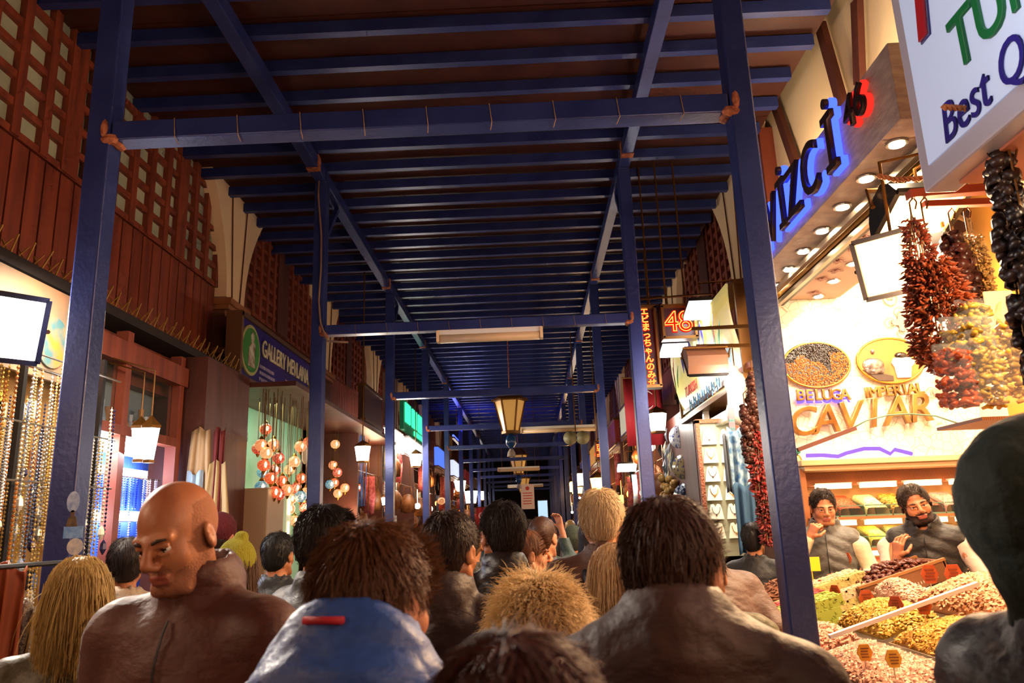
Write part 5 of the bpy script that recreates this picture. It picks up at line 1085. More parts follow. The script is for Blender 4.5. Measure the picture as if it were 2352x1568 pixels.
# ---------------------------------------------------------------- big sign TURKISH / Best Quality
MB2 = thing('lightbox_sign', 'big lit white sign reading TURKISH and Best Quality at the upper right corner', 'sign', (1.56, 1.55, 3.45))
t = MB2; MB().box((.0, 0, 0), (.12, 2.2, 1.32)).build('box', mat('grey_lilac_face', 'b0a8b4', .35), t, bevel=.01)
MB().box((-.064, -.02, .02), (.006, 2.1, 1.2)).build('lit_panel', mat('lit_sign_face', 'b8c0d0', .4, emit='b0c0e8', es=.30), t)
def side(s, sz, y_, z_, m_, name='letter_row', **k): return text(s, sz, .004, k.pop('bevel', .001), mats=m_, parent=t, M=frameM((-.072, y_, z_), *ON_R), name=name, center=False, **k)
def onsign(px, py): p = at(px, py, X=1.488); return Vector((-.072, p.y-1.55, p.z-3.45))
q = onsign(2106, 112); text('H', .52, .0, .006, mats=mat('sign_blue_outline', '3a3a70', .4), parent=t, M=frameM(q+Vector((.001, 0, 0)), *ON_R), name='red_initial_outline', center=False, shear=.15); text('H', .52, .005, .0, mats=mat('sign_red', 'b02028', .4), parent=t, M=frameM(q-Vector((.009, 0, 0)), *ON_R), name='red_initial', center=False, shear=.15)
q = onsign(2196, 170); text('TURKISH', .27, .004, .003, mats=mat('sign_green', '186a38', .4), parent=t, M=frameM(q, *ON_R), name='green_letters', center=False, sx=.85)
q = onsign(2170, 334); text('Best Quality', .20, .004, -.0005, mats=mat('sign_navy', '2a2080', .4), parent=t, M=frameM(q, *ON_R), name='navy_letters', center=False, sx=.8, shear=.15)
struct(MB().box((2.0, 1.4, 2.80), (.85, 2.3, .04)).build('ceiling_awning', mat('terracotta_soffit', 'b86848', .6)))
lamp('AREA', (1.05, 1.4, 3.3), 5, (.75, .85, 1), None, 1, (1, 0, .1))
# red rail, ropes
tag(MB().bar(at(2085, 448, Y=2.9), at(2310, 430, Y=2.9), .05, .035).build('red_rail', mat('red_oxide_paint', 'a04424', .5), bevel=.004), 'red-brown steel rail above the heaters', 'rail')
tag(MB().bar(at(2120, 470, Y=3.2), at(2330, 462, Y=3.2), .04, .03).build('red_rail', mat('red_oxide_paint', 'a04424', .5), bevel=.004), 'second red-brown rail just behind the first above the heaters', 'rail')
ZR1 = at(2200, 439, Y=2.9).z-.04; ZR2 = at(2220, 466, Y=3.2).z-.042
def rope(pts, label):
    b = MB(); n = 60; P = []
    for i in range(n+1):
        q = i/n*(len(pts)-1); k = min(int(q), len(pts)-2); P.append(Vector(pts[k]).lerp(Vector(pts[k+1]), q-k))
    for ph in (0, PI): b.tube([p+Vector((0, .006*math.cos(i*.9+ph), .006*math.sin(i*.9+ph))) for i, p in enumerate(P)], .006, 5)
    tag(b.build('rope', mat('orange_rope', 'a86438', .8), smooth=True), label, 'rope')
rope([at(px, py, Y=2.75) for px, py in ((2015, 404), (2060, 413), (2110, 410), (2180, 400), (2245, 393))], 'twisted rope with a hook strung below the big sign'); rope([at(px, py, Y=2.3) for px, py in ((2165, 246), (2230, 250), (2290, 246), (2400, 238))], 'twisted rope crossing the face of the big sign')
# heaters
hm = glow('heater_glass', 'ffb060', 22)
floodlight(at(2050, 605, Y=3.6), (-.75, -.8, -.35), 'large glowing heater lamp facing left among the dried strings', 70, (1, .62, .32), .95, hm); floodlight(at(2172, 590, Y=3.75), (.55, -.75, -.5), 'smaller heater lamp glowing right of the pepper bundle', 45, (1, .62, .32), .7, hm)
floodlight(at(2112, 490, Y=3.7), (0, -.35, -.9), 'dark-cased heater lamp topmost under the red rail', 30, (1, .72, .45), 1.1, hm)
for hx, hy, hY in ((2050, 560, 3.6), (2172, 555, 3.75), (2112, 455, 3.7)): p = at(hx, hy, Y=hY); tag(MB().tube([p, (p.x, p.y, 3.38), (2.2, p.y, 3.445)], .01, 6).build('suspension_rod', M_bronze), f'bent rod carrying the {"large left" if hx == 2050 else "small right" if hx == 2172 else "topmost"} heater lamp', 'rod')
lamp('AREA', at(2120, 640, Y=3.3), 55, (1, .62, .35), None, .3, (.15, .95, -.3))
# ---------------------------------------------------------------- dried strings
def pepper_string(c, L, r, n, col, label, seed=0, kind='pepper', r_top=.5, strandsn=9, pr=.02, hook=.15, group=None):
    rr = random.Random(seed); b = MB(); t = thing('dried_string', label, 'dried string', c, group=group)
    for i in range(n):
        z = -L*rr.random()**.9; env = r*(r_top+(1-r_top)*min(1, -z/L*2.2))*(1 if -z < L*.85 else 1-.5*((-z/L-.85)/.15)); a = rr.random()*6.28; q = env*(.55+.45*rr.random()); x_, y_ = q*math.cos(a), q*math.sin(a)
        M_ = Matrix.Rotation(a, 3, 'Z') @ Matrix.Rotation(rr.uniform(-.5, .9), 3, 'Y') @ Matrix.Rotation(rr.random()*6, 3, 'X')
        s_ = pr*rr.uniform(.7, 1.3)
        if kind == 'cup': b.lathe([(s_*.5, -s_), (s_*.9, -s_*.3), (s_, s_*.7), (s_*.85, s_*.65), (s_*.4, -s_*.6)], (x_, y_, z), 7, rot=M_)
        elif kind == 'okra': b.ball((x_, y_, z), (s_, s_*.6, s_*.5), 6, rot=M_)
        else: b.tube([Vector((x_, y_, z))+M_ @ Vector((k*s_, (k*k)*s_*.3*(1 if i % 2 else -1), 0)) for k in (-1, -.3, .4, 1.2)], [s_*.25, s_*.42, s_*.36, s_*.08], 6)
    b.build('dried_pieces', mat('dried_'+col, col, .35, island=.6), t, True)
    b = MB()
    for j in range(strandsn): a = 6.28*j/strandsn; b.tube([(0, 0, .03), (r*.4*math.cos(a), r*.4*math.sin(a), -L*.3), (r*.6*math.cos(a), r*.6*math.sin(a), -L*.95)], .003, 4)
    b.build('strings', M_string, t); MB().tube([(0, 0, 0), (0, 0, hook)], .004, 5).tube([(0, 0, hook), (.02, 0, hook+.02), (.03, 0, hook), (.02, 0, hook-.03)], .004, 5).build('hook', M_bronze, t); return t
pepper_string(at(2095, 505, Y=2.9), .40, .07, 520, '7a3018', 'upper bundle of small dried red peppers hung right before the heater', 1, hook=ZR1-at(2095, 505, Y=2.9).z, pr=.013, r_top=.55)
pepper_string(at(2138, 600, Y=2.9), .44, .125, 1300, '8a3c1c', 'big reddish brown bundle of dried peppers between the two heaters', 2, pr=.015, r_top=.6, hook=ZR1-at(2138, 600, Y=2.9).z)
pepper_string(at(2188, 545, Y=3.2), .60, .07, 420, '3a1810', 'dark shadowy string of dried aubergines behind the pepper bundle', 3, 'cup', pr=.024, hook=ZR2-at(2188, 545, Y=3.2).z)
pepper_string(at(2225, 545, Y=3.2), .40, .07, 1500, '9a7438', 'dense beige brown hank of dried okra left of the ochre column', 4, 'okra', pr=.009, r_top=.75, strandsn=14, hook=ZR2-at(2225, 545, Y=3.2).z)
pepper_string(at(2285, 325, Y=2.35), .22, .04, 60, '2a1a14', 'top cluster of hollow dark dried aubergines under the big sign', 5, 'cup', pr=.02, hook=2.79-at(2285, 325, Y=2.35).z)
pepper_string(at(2300, 400, Y=2.35), .75, .05, 150, '241612', 'long dark string of hollow dried aubergines at the right edge', 6, 'cup', pr=.024, r_top=.7, hook=2.79-at(2300, 400, Y=2.35).z); pepper_string(at(2345, 480, Y=2.3), .55, .04, 100, '1c1210', 'second black string of dried aubergines cut by the right edge', 7, 'cup', pr=.024, r_top=.8, hook=2.79-at(2345, 480, Y=2.3).z)
# star lattice, ochre column
t = thing('star_lattice', 'pale star-pattern lattice panel behind the okra hank', 'lattice', at(2205, 520, Y=4.3)); b = MB()
for i in range(-2, 3):
    for j in range(-2, 3):
        c = Vector((i*.11+(j % 2)*.055, 0, j*.095)); P = [c+Vector((.055*math.cos(a+.52), 0, .055*math.sin(a+.52))) for a in [2*PI*k/6 for k in range(6)]]
        for k in range(6): b.bar(P[k], P[(k+1) % 6], .012, .012)
        for k in range(3): b.bar(P[k], P[k]+(P[k]-c)*.5, .01)
b.build('lattice_bars', mat('aged_white_lattice', 'b8a078', .6), t); MB().box((0, .05, 0), (.72, .02, .62)).build('backing', mat('brown_backing', '4a2a18', .7), t)
struct(MB().box((at(2285, 600, Y=4.0).x+.05, 4.0, 2.0), (.14, .2, 4.0)).build('pillar', mat('ochre_column', 'b8802c', .6)))
# bags of dried fruit
def fruit_bag(c, w, h, col, label, seed, n=130, pr=.02):
    rr = random.Random(seed); t = thing('fruit_bag', label, 'bag', c, group='clear bags of dried fruit'); b = MB()
    for i in range(n):
        u, v = rr.uniform(-.44, .44)*w, rr.uniform(0, .86)*h; M_ = Matrix.Rotation(rr.random()*6, 3, 'Z') @ Matrix.Rotation(rr.random()*6, 3, 'X'); s_ = pr*rr.uniform(.8, 1.2); dp = .05*math.cos(u/w*PI)*rr.uniform(-1, 1)
        b.tube([Vector((u, dp, v))+M_ @ Vector((k*s_, k*k*s_*.5, 0)) for k in (-1, 0, 1)], [s_*.35, s_*.55, s_*.3], 6)
    b.build('dried_fruit', mat('fruit_'+col, col, .3, island=.4), t, True)
    b = MB(); nx, nz = 10, 12; vs = []
    for sd in (-1, 1):
        for j in range(nz+1):
            for i in range(nx+1): u = i/nx*2-1; v = j/nz; dd = .065*(1-u*u)**.5*(1-v**4)+.004; vs.append((u*w/2*(1-.1*v**3)+.006*math.sin(j*2.1+i), sd*dd+.006*math.sin(i*2.3+j*1.7), v*h-.01))
    m_ = (nx+1)*(nz+1)
    for k in range(2): b.add(vs[k*m_:(k+1)*m_], [(j*(nx+1)+i, j*(nx+1)+i+1, (j+1)*(nx+1)+i+1, (j+1)*(nx+1)+i) for j in range(nz) for i in range(nx)])
    b.build('cellophane', mat('cellophane', 'ffffff', .08, alpha=.06, spec=.8, bump=.5, bscale=25), t, True); return t
for i, (px, py, w, h, c, lb) in enumerate(((2205, 935, .13, .24, 'b04a20', 'clear bag of orange-red dried apricots, lowest left of the bags'), (2250, 930, .2, .34, 'b8902c', 'large clear bag of yellow dried figs left of the dark string'), (2245, 800, .12, .2, 'a88c34', 'slim upper clear bag of olive yellow dried fruit'), (2315, 925, .2, .36, 'c09438', 'large clear bag of golden dried fruit behind the dark string'), (2370, 860, .16, .3, 'c87830', 'orange clear bag of dried fruit at the right edge'))):
    fruit_bag(at(px, py, Y=2.7+.05*i), w, h, c, lb, i)
t = tag(MB().box((1.93, 2.78, 1.95), (.76, .3, .012)).box((2.3, 2.75, 1.66), (.03, .3, .56)).build('display_shelf', M_wal), 'narrow display shelf carrying the clear bags of dried fruit', 'shelf')
c = at(2312, 720, Y=2.9); tag(MB().lathe([(.03, -.05), (.04, 0), (.02, .05)], n=10).box((0, .03, 0), (.11, .01, .2)).build('lit_card_lamp', mat('lit_card', 'e8a880', .5, emit='ff9050', es=1.5), loc=c), 'small glowing card lamp behind the right dark string', 'lamp')
# ================================================================ SHOP 48
XS = 1.95
t = thing('fascia_sign', 'curved yellow and white sign with blue swashes and TURKISH lettering over shop 48', 'sign', (XS, 7.9, 3.2))
vs = []; n = 10; Y0, Y1 = -1.35, 1.45
for i in range(n+1): a = i/n; z_ = -.36+.85*a; x_ = -.14*math.sin(a*PI*.6)+.02; vs += [(x_, Y0, z_), (x_, Y1, z_)]
b = MB().add(vs, [(2*i, 2*i+1, 2*i+3, 2*i+2) for i in range(n)]); o = b.build('curved_face', mat('yellow_sign_face', 'e8d048', .4, col2='f4ecd0', scale=.9, stretch=(1, .5, 1.6), thr=(.45, .55), emit='e8d890', es=.28), t, True); so = o.modifiers.new('t', 'SOLIDIFY'); so.thickness = .02
def X_at(z_): a = (z_+.36)/.85; return -.14*math.sin(a*PI*.6)-.01
MB().box((.05, -1.37, .06), (.24, .03, .9)).box((.05, 1.47, .06), (.24, .03, .9)).box((.03, .05, .5), (.25, 2.9, .03)).box((.05, .05, -.38), (.25, 2.9, .05)).build('frame', M_bronze, t)
def leafshape(y_, z_, L, w, lean, m_, nm):
    o_ = []
    for i in range(9): u = i/8; o_.append((y_+lean*u*u+w*math.sin(u*PI), z_+L*u))
    for i in range(8, -1, -1): u = i/8; o_.append((y_+lean*u*u-w*.3*math.sin(u*PI), z_+L*u))
    x_ = X_at(z_+L/2)-.03; MB().prism(o_, 'X', x_, x_+.004).build(nm, m_, t)
Mgn = mat('leaf_green', '2c9a48', .5); Mrd = mat('leaf_red', 'c03828', .5); Mbl = mat('swash_blue', '28289a', .5)
for y_ in (1.15, -.9): leafshape(y_, -.05, .32, .05, .12, Mgn, 'green_leaf'); leafshape(y_-.12, -.03, .25, .05, -.1, Mgn, 'green_leaf'); leafshape(y_+.0, .05, .3, .03, -.05, Mrd, 'red_leaf')
for y_, z_, L, w, ln in ((.55, .05, .36, .07, .15), (.3, -.02, .42, .05, -.1), (.05, .0, .4, .06, .2), (-.25, .02, .38, .06, -.15), (-.5, .1, .3, .05, .1)): leafshape(y_, z_, L, w, ln, Mbl, 'blue_swash')
text('TURKISH', .16, .003, mats=Mrd, parent=t, M=frameM((X_at(-.12)-.035, .55, -.13), *ON_R), name='red_letters', shear=.15); text('48', .22, .003, mats=mat('sign_teal', '4a7a9a', .5), parent=t, M=frameM((X_at(-.15)-.04, -1.1, -.12), *ON_R), name='blue_digits', shear=.2)
for i in range(7): b = MB().tube([(X_at(-.25)-.02, .9-i*.22, -.33), (X_at(-.25)-.03, .86-i*.22, -.2), (X_at(-.25)-.02, .8-i*.22, -.3), (X_at(-.25)-.03, .76-i*.22, -.22)], .006, 5); b.build('script_stroke', mat('sign_teal', '4a7a9a', .5), t)
# neon signs
M_nr = glow('neon_core', 'ffb44c', 2.2); M_nh = glow('neon_red_halo', 'ff1408', 1.6); M_nbox = mat('dark_red_signbox', '2c0c10', .4, emit='380408', es=.15)  # red halo of the neon imitated by a wider glowing outline behind the core
def neonbox(p0, p1, Yd, label, s, vertical=False, sz=.3, cat='neon sign'):
    a = at(*p0, Y=Yd); c = at(*p1, Y=Yd); m = (a+c)/2; w, h = abs(c.x-a.x), abs(a.z-c.z); t = thing('neon_sign', label, cat, m)
    MB().box((0, .05, 0), (w, .1, h)).build('box', M_nbox, t); b = MB()
    for q in ((0, h/2, w+.03, .03), (0, -h/2, w+.03, .03)): b.box((q[0], 0, q[1]), (q[2], .14, q[3]))
    for s_ in (-1, 1): b.box((s_*w/2, 0, 0), (.025, .14, h))
    b.build('frame', M_bronze, t)
    items = list(s)
    for i, ch in enumerate(items):
        if vertical: pos = Vector((-.02+.03*i/len(items), -.02, h/2-h*(i+.55)/len(items)))
        else: pos = Vector(((i-(len(items)-1)/2)*w*.44, -.02, 0))
        for off, bv, m_ in ((.0, sz*.010+.001, M_nr), (.016, sz*.030+.004, M_nh)):
            text(ch, sz, 0, bv, True, 'neon_tube' if off == 0 else 'red_halo_outline', m_, t, frameM(pos+Vector((0, off, 0)), *ON_F))
    MB().tube([(-w*.3, .05, h/2), (-w*.3, .05, 5.45-m.z)], .01, 5).tube([(w*.3, .05, h/2), (w*.3, .05, 5.45-m.z)], .01, 5).build('hanger', M_bronze, t)
    lamp('POINT', m+Vector((0, -.2, 0)), .5, (1, .1, .05), t, .1); return t
neonbox((1518, 706), (1598, 776), 7.6, 'red neon house number 48 in a dark box', '48', sz=.30); neonbox((1464, 708), (1516, 888), 7.7, 'tall red neon sign with vertical Japanese characters', 'エビまっちゃんのみせ', True, .088)
neonbox((1367, 1014), (1392, 1057), 14.0, 'red neon number 50 half hidden by the third right post', '50', sz=.3)
panel_light(at(1612, 713, X=1.78), .3, .34, 'flat white panel lamp right of the neon number 48', (0, -.25, -1), 6); panel_light(at(1547, 805, X=1.6), .26, .28, 'flat white panel lamp under the neon number 48', (0, -.25, -1), 6)
o = floodlight(at(1618, 832, Y=6.5), (-.0, .75, -.65), 'tan-backed floodlight hanging before the yellow sign', 8, (1, .9, .75), 1.0, M_hot)
for ch in o.children:
    if ch.name.startswith('reflector_housing'): ch.data.materials[0] = mat('tan_cowl', '8a6048', .5); ch['label'] = 'tan metal cowl'
tag(MB().bar(at(1590, 755, Y=6.6), at(1735, 748, Y=6.2), .03).bar(at(1600, 795, Y=6.5), at(1725, 793, Y=6.3), .03).tube([at(1460, 688, Y=7.5), at(1560, 680, Y=7.3), at(1640, 675, Y=7)], .012, 5).build('bracket_arm', M_bronze), 'rusty bracket arms reaching from the wall toward the neon signs', 'bracket')
# shop 48 front: frame, display case, plates, clothes
struct(MB().box((2.7, 8.0, 1.5), (.05, 3.2, 3.0)).build('wall_shop48', mat('cream_shop_wall', 'b8986c', .6))); struct(MB().box((2.3, 8.0, 2.92), (.8, 3.2, .05)).build('ceiling_shop48', M_woodd))
lamp('AREA', (2.15, 7.6, 2.85), 30, (1, .9, .75), None, .7, (-.3, -.2, -1))
t = thing('door_frame', 'grey metal door frame of shop 48 beside the necklace case', 'door frame', (1.95, 8.35, 0)); MB().box((0, 0, 1.4), (.06, .06, 2.8)).build('jamb', M_chrome, t); MB().box((.02, .1, 1.4), (.04, .05, 2.8)).build('seal', M_black, t); MB().box((0, -.85, 2.62), (.07, 1.7, .1)).build('head', M_chrome, t)
p0 = at(1607, 1000, Y=7.8); p1 = at(1672, 1215, Y=7.8); t = thing('necklace_case', 'glass case with rows of white necklace busts beside the metal door frame', 'display case', (p0.x, 7.8, 1.4)); w = .36
MB().box((w/2, .05, .55), (w+.06, .04, 1.32)).build('back', mat('case_back', '908c70', .6), t)
MB().box((-.02, 0, .55), (.04, .08, 1.36)).box((w+.02, 0, .55), (.04, .08, 1.36)).box((w/2, 0, 1.22), (w+.08, .08, .04)).build('frame', mat('rope_carved_wood', '8a4420', .45, bump=.8, bscale=60), t)
for r_ in range(6):
    for c_ in range(2):
        x_, z_ = .09+c_*.18, 1.06-r_*.185
        lastb = MB().prism([(-.075, -.075), (.075, -.075), (.06, .02), (.045, .07), (.02, .075), (.0, .045), (-.02, .075), (-.045, .07), (-.06, .02)], 'Y', -.012, .012).build('bust', mat('ivory_velvet', 'f0e4c8', .7), t); lastb.location = (x_, 0, z_)
        o = MB().tube([(.04*math.cos(a), -.018, .045+.07*math.sin(a)*(1 if math.sin(a) < 0 else .4)) for a in [PI+PI*i/10 for i in range(11)]], .004 if r_ % 2 else .003, 5).ball((0, -.02, -.03), .01, 6).build('necklace', M_brass if r_ % 2 else mat('dark_beads', '4a3a38', .3), lastb)
lamp('AREA', (p0.x+.1, 7.4, 2.6), 12, (1, .92, .78), None, .3, (.1, .5, -1))
for i, (px, py, r_, c, c2, lb) in enumerate(((1560, 1003, .15, 'e8e8f0', '3048a0', 'white plate with a blue motif, topmost of three by the door frame'), (1570, 1072, .16, 'a8946a', '3a4a78', 'gold and blue rimmed plate in the middle of three'), (1575, 1140, .17, '2c3450', 'a8b0c0', 'dark blue patterned plate, lowest of three'))):
    c0 = at(px, py, X=1.95); o = MB().lathe([(.01, .02), (r_*.55, .02), (r_*.6, .012), (r_, -.01), (r_, -.02), (r_*.5, .0)], n=28, rot=Matrix.Rotation(PI/2, 3, 'X') @ Matrix.Rotation(.0, 3, 'Y')).build('plate', mat('platep_%d' % i, c, .15, col2=c2, scale=30, thr=(.5, .6)), loc=c0, smooth=True); o.rotation_euler = (0, 0, -.6); tag(o, lb, 'plate', 'plates by the door frame')
struct(MB().box((2.0, 10.1, 1.5), (.1, 2.1, 3.0)).build('wall_pier48', M_woodd))
for i in range(22):
    c = at(R.uniform(1518, 1555), R.uniform(985, 1120), X=1.94); c2 = R.choice(['a8b0b8', '4a5058', 'd0c8a8', '6a7078']); tag(MB().tube([(0, 0, .1), (-.03, 0, 0), (-.01, 0, -.1)], [.004, .02, .006], 6).build('evil_eye_charm', mat('charm_'+c2, c2, .2, island=.4), loc=c), {'a8b0b8': 'silvery', '4a5058': 'dark grey', 'd0c8a8': 'ivory', '6a7078': 'grey'}[c2]+' charm in the cluster under the square white lantern', 'charm', {'a8b0b8': 'silvery', '4a5058': 'dark grey', 'd0c8a8': 'ivory', '6a7078': 'grey'}[c2]+' charms by shop 48')
for i in range(12): c = at(R.uniform(1520, 1550), R.uniform(1095, 1170), X=1.895); tag(MB().ball((0, 0, 0), .06, 10).build('gourd', mat('gourd', 'b88c48', .4, col2='8a6830', scale=9), loc=c, smooth=True), 'small tan gourd hanging left of the plates', 'gourd', 'gourds by the plates')
t = thing('dress_form', 'white fabric dress form glaring in the light above the pepper strings', 'dress form', at(1693, 905, Y=6.55))
f = Field(np.arange(-.16, .16, .012), np.arange(-.13, .13, .012), np.arange(-.3, .26, .012)); f.ell((0, 0, .1), (.1, .075, .1), k=.05); f.ell((0, 0, -.16), (.11, .08, .11), k=.08); f.cap((0, 0, -.1), (0, 0, .06), .065, k=.05); f.cap((0, 0, .15), (0, 0, .22), .035, k=.03)
V, F = f.nets(); put('torso', raw_mesh('torso', V, F, [mat('white_form', 'f4dcc8', .6)]), t); MB().prism([(-.1, .1), (-.06, .1), (-.07, -.35), (-.12, -.35)], 'Y', -.09, -.07).build('striped_scarf', mat('pink_teal_stripes', 'c87080', .7, col2='4a8a88', scale=6, stretch=(.1, .1, 3)), t); MB().tube([(0, 0, .2), (0, 0, .45)], .006, 5).build('hanger', M_bronze, t)
lamp('POINT', at(1678, 880, Y=6.3), 10, (1, .85, .7), None, .06)
for i, (px, py, L, r_, n, c, lb, kd) in enumerate(((1728, 860, .42, .055, 260, '5a3428', 'brown knobbly dried string by the nearest right post, upper one', 'cup'), (1732, 985, .5, .07, 330, '8a2c28', 'glossy dark red dried pepper string under the brown one', 'pepper'), (1752, 1120, .4, .055, 260, '6a2420', 'lowest dark red pepper string beside the nearest right post', 'pepper'), (1710, 935, .4, .04, 160, '4a2820', 'thin dark dried string left of the brown one', 'cup'))):
    pepper_string(at(px, py, Y=5.6), L, r_, n, c, lb, 20+i, kd, pr=.022, hook=.1)
cloth(at(1690, 985, Y=6.4), .16, .55, mat('blue_patterned_scarf', '3a6a9a', .7, col2='b0c8d0', scale=18), 'blue and white patterned scarf by the dress form', 'scarf', 'scarf', seed=11); cloth(at(1707, 1112, Y=6.3), .17, .55, mat('denim', '3a5a78', .85), 'blue denim garment hanging below the patterned scarf', 'garment', 'garment', seed=12); cloth(at(1672, 1000, Y=6.8), .1, .5, mat('grey_scarf', '6a6a68', .8), 'grey scarf hanging beside the necklace case', 'scarf', 'scarf', seed=13)
for i, (a, b_) in enumerate(((11.3, 12.9), (13.1, 16), (16.4, 20), (20.4, 24.5), (25, 29.5), (30, 36), (36.5, 42))):
    stall(1, a, b_, i, ['a8905c', 'b08858', 'a87850', '90705a', 'a08058', '9a7858', 'a07050'][i], f'{["second", "third", "fourth", "fifth", "sixth", "seventh", "eighth"][i]} stall of the right row', dens=[26, 24, 22, 20, 16, 14, 12][i], sign=(f'{["brown", "pale lit", "dim red", "ochre lit", "dull blue", "dim brown", "dark red"][i]} sign over the {["second", "third", "fourth", "fifth", "sixth", "seventh", "eighth"][i]} right stall', ['4a2c1c', 'b8b090', '6a2018', 'b07830', '30407a', '503020', '601818'][i], [0, .5, .2, .7, .4, 0, .2][i]))
lamp('POINT', (0, 9.3, 3.3), 0.01, (1, .7, .4), None, .3)
# unseen globes added beside and behind the lens as warm fill light
for i, (x_, y_, e_) in enumerate(((1.9, .6, 55), (1.9, -1.2, 50), (-2.7, 1.6, 30), (-2.7, -.4, 32))):
    t = thing('fill_globe', f'added warm fill globe on the {"right" if x_ > 0 else "left"} row {"beside" if y_ > 0 else "behind"} the crowd', 'lamp', (x_, y_, 2.45)); MB().ball((0, 0, 0), .11, 16).build('globe', M_lampw, t, True); MB().tube([(0, 0, .1), (0, 0, .8)], .01, 5).build('stem', M_bronze, t); lamp('POINT', (x_-.2*(1 if x_ > 0 else -1), y_, 2.4), e_, (1, .62, .36), t, .14)

t = thing('fill_spot', 'small lamp added under the terracotta awning to brighten the bags', 'lamp', (1.8, 2.15, 2.72)); MB().lathe([(.02, .05), (.03, .03), (.06, -.04)], n=14).build('shade', M_black, t); MB().ball((0, 0, -.02), .03, 10).build('bulb', M_warm, t, True); lamp('SPOT', (1.8, 2.15, 2.66), 60, (1, .74, .45), t, .04, (0, .7, -.5), 1.9)  # out-of-frame lamp added to light the fruit bags from the front
# ================================================================ PEOPLE
P = person
P('bald man with dark stubble and a raised brown jacket collar, glancing down sideways', -.83, 1.93, 1.80, yaw=166, head=(-2, -20, 6), hair=None, hcol='3a2a22', coat='4a1f12', collar=.075, sk='mid', near=2, beard='9e6648', wide=1.12, rough=.6, seed=1)
P('person with long light blond hair and an olive jacket at the lower left', -1.33, 2.3, 1.60, yaw=20, head=(15, 0, 0), hair='long', hcol='b89a5c', coat='3a3018', near=2, seed=2, coat_kind='coat', sk='fair', strand=5000)
P('young man with light brown hair and bright blue jacket seen from behind', -.285, 1.33, 1.655, yaw=-14, head=(-20, -3, 0), hair='spiky', hcol='5a3216', coat='2c4a8c', collar=.085, hooddown=True, hunch=.042, near=2, sk='fair', wide=1.0, rough=.5, seed=3, strand=4200)
P('man with receding black hair, in profile behind the blue jacket', -.77, 2.85, 1.745, yaw=-35, head=(-30, -8, 0), hair='short', hcol='1c100c', coat='1c1618', near=2, sk='mid', seed=4, beard='3a241a')
P('dark-haired man in a dark plum jacket, seen from behind left of the centre', -.28, 2.6, 1.70, yaw=-8, head=(-18, -4, 0), hair='short', hcol='2c140e', coat='2e1a1a', collar=.06, near=2, seed=5, wide=1.1)
P('dark-haired man in a black leather jacket, seen from behind in the centre', -.12, 3.2, 1.745, yaw=10, head=(14, -2, 0), hair='medium', hcol='241410', coat='201412', collar=.06, near=2, seed=6, rough=.45)
P('pale-faced woman peeking past the dark-haired man in the black leather jacket', -.02, 4.1, 1.62, yaw=-60, head=(-20, 0, 0), hair='medium', hcol='6a4028', coat='3a2c28', near=1, seed=7, sk='fair')
P('short-haired man in a dark coat farther ahead in the middle', .06, 4.7, 1.70, yaw=-12, head=(-12, 0, 0), hair='buzz', hcol='3c2014', coat='2c2220', near=1, seed=8, sk='fair')
P('tall man with short fair hair, brown coat and dark backpack straps', .31, 3.5, 1.79, yaw=-4, head=(-10, -4, 0), hair='spiky', hcol='dcc098', coat='5a3a2a', near=2, seed=9, sk='fair', collar=.04, wide=1.1)
P('short person with straight grey-blond hair and a bright red jacket', .27, 2.72, 1.57, yaw=5, hair='bob', hcol='b89468', coat='b02814', near=2, seed=10, sk='fair', strand=4500)
P('large brown-haired man in a dark brown leather jacket, back turned', .25, 1.46, 1.685, yaw=-12, head=(-12, -2, 0), hair='medium', hcol='3e1e0e', coat='341a12', collar=.08, hunch=.03, near=2, wide=1.2, rough=.58, seed=11, strand=4500, sk='fair')
P('person with big fluffy curly golden hair and a greyish coat, lower centre', .01, 2.08, 1.50, yaw=8, head=(8, -6, 0), hair='curly', hcol='e8c48c', coat='5a4440', near=2, hunch=.03, seed=12, sk='fair', strand=7000)
P('brown-haired man in a light brown jacket stooping by the nearest right post', .93, 3.95, 1.80, yaw=10, head=(10, -30, 0), hair='medium', hcol='3a2016', coat='4a3024', near=2, seed=13, lean=24, collar=.06, wide=1.05, sk='mid')
P('person in a black jacket mostly hidden behind the stooping man', 1.60, 5.75, 1.61, yaw=-30, hair='short', hcol='1c1412', coat='1c1a1c', near=1, seed=14)
P('person in an olive green jacket half hidden beside the large brown-haired man', .64, 3.0, 1.56, yaw=-10, head=(0, -10, 0), hair='short', hcol='30201a', coat='4c4a30', near=1, seed=15, wide=1.1)
P('person nearest the lens at the bottom centre, only dark reddish brown hair showing', -.02, .66, 1.555, yaw=0, hair='medium', hcol='42180c', coat='3a1a14', near=2, hunch=.05, seed=16, strand=4200)
P('person in a dark green hood and leather jacket at the right edge', .81, 1.22, 1.755, yaw=-80, head=(0, -8, 0), hair='short', hcol='1c1210', coat='1c1416', coat_kind='jacket', near=2, hood='18221c', collar=.02, wide=1.15, rough=.5, seed=17, strand=0)
P('vendor in a grey quilted vest over cream sleeves, one fist at the cheek', 2.05, 5.55, 1.83, yaw=158, head=(12, -12, 0), hair='short', hcol='2c1c14', coat='4c4640', coat_kind='vest', collar=.06, near=2, seed=18, arms=('belly', 'cheek'), sleeve='d0bc98', z0=.14, group='vendors behind the counter', hands=((1.1, .8), (1.2, .9)), beard=None, strand=1800)
P('bearded vendor in a black vest and white shirt, hand before the face', 2.47, 5.0, 1.88, yaw=150, head=(14, 6, 10), hair='short', hcol='3a2a20', coat='1c1614', coat_kind='vest', collar=.05, near=2, seed=19, arms=('rest', 'face'), sleeve='c8b0a0', z0=.14, lean=14, group='vendors behind the counter', hands=((.3, .5), (.5, .6)), beard='2c160e', open_hands=1, strand=1800)
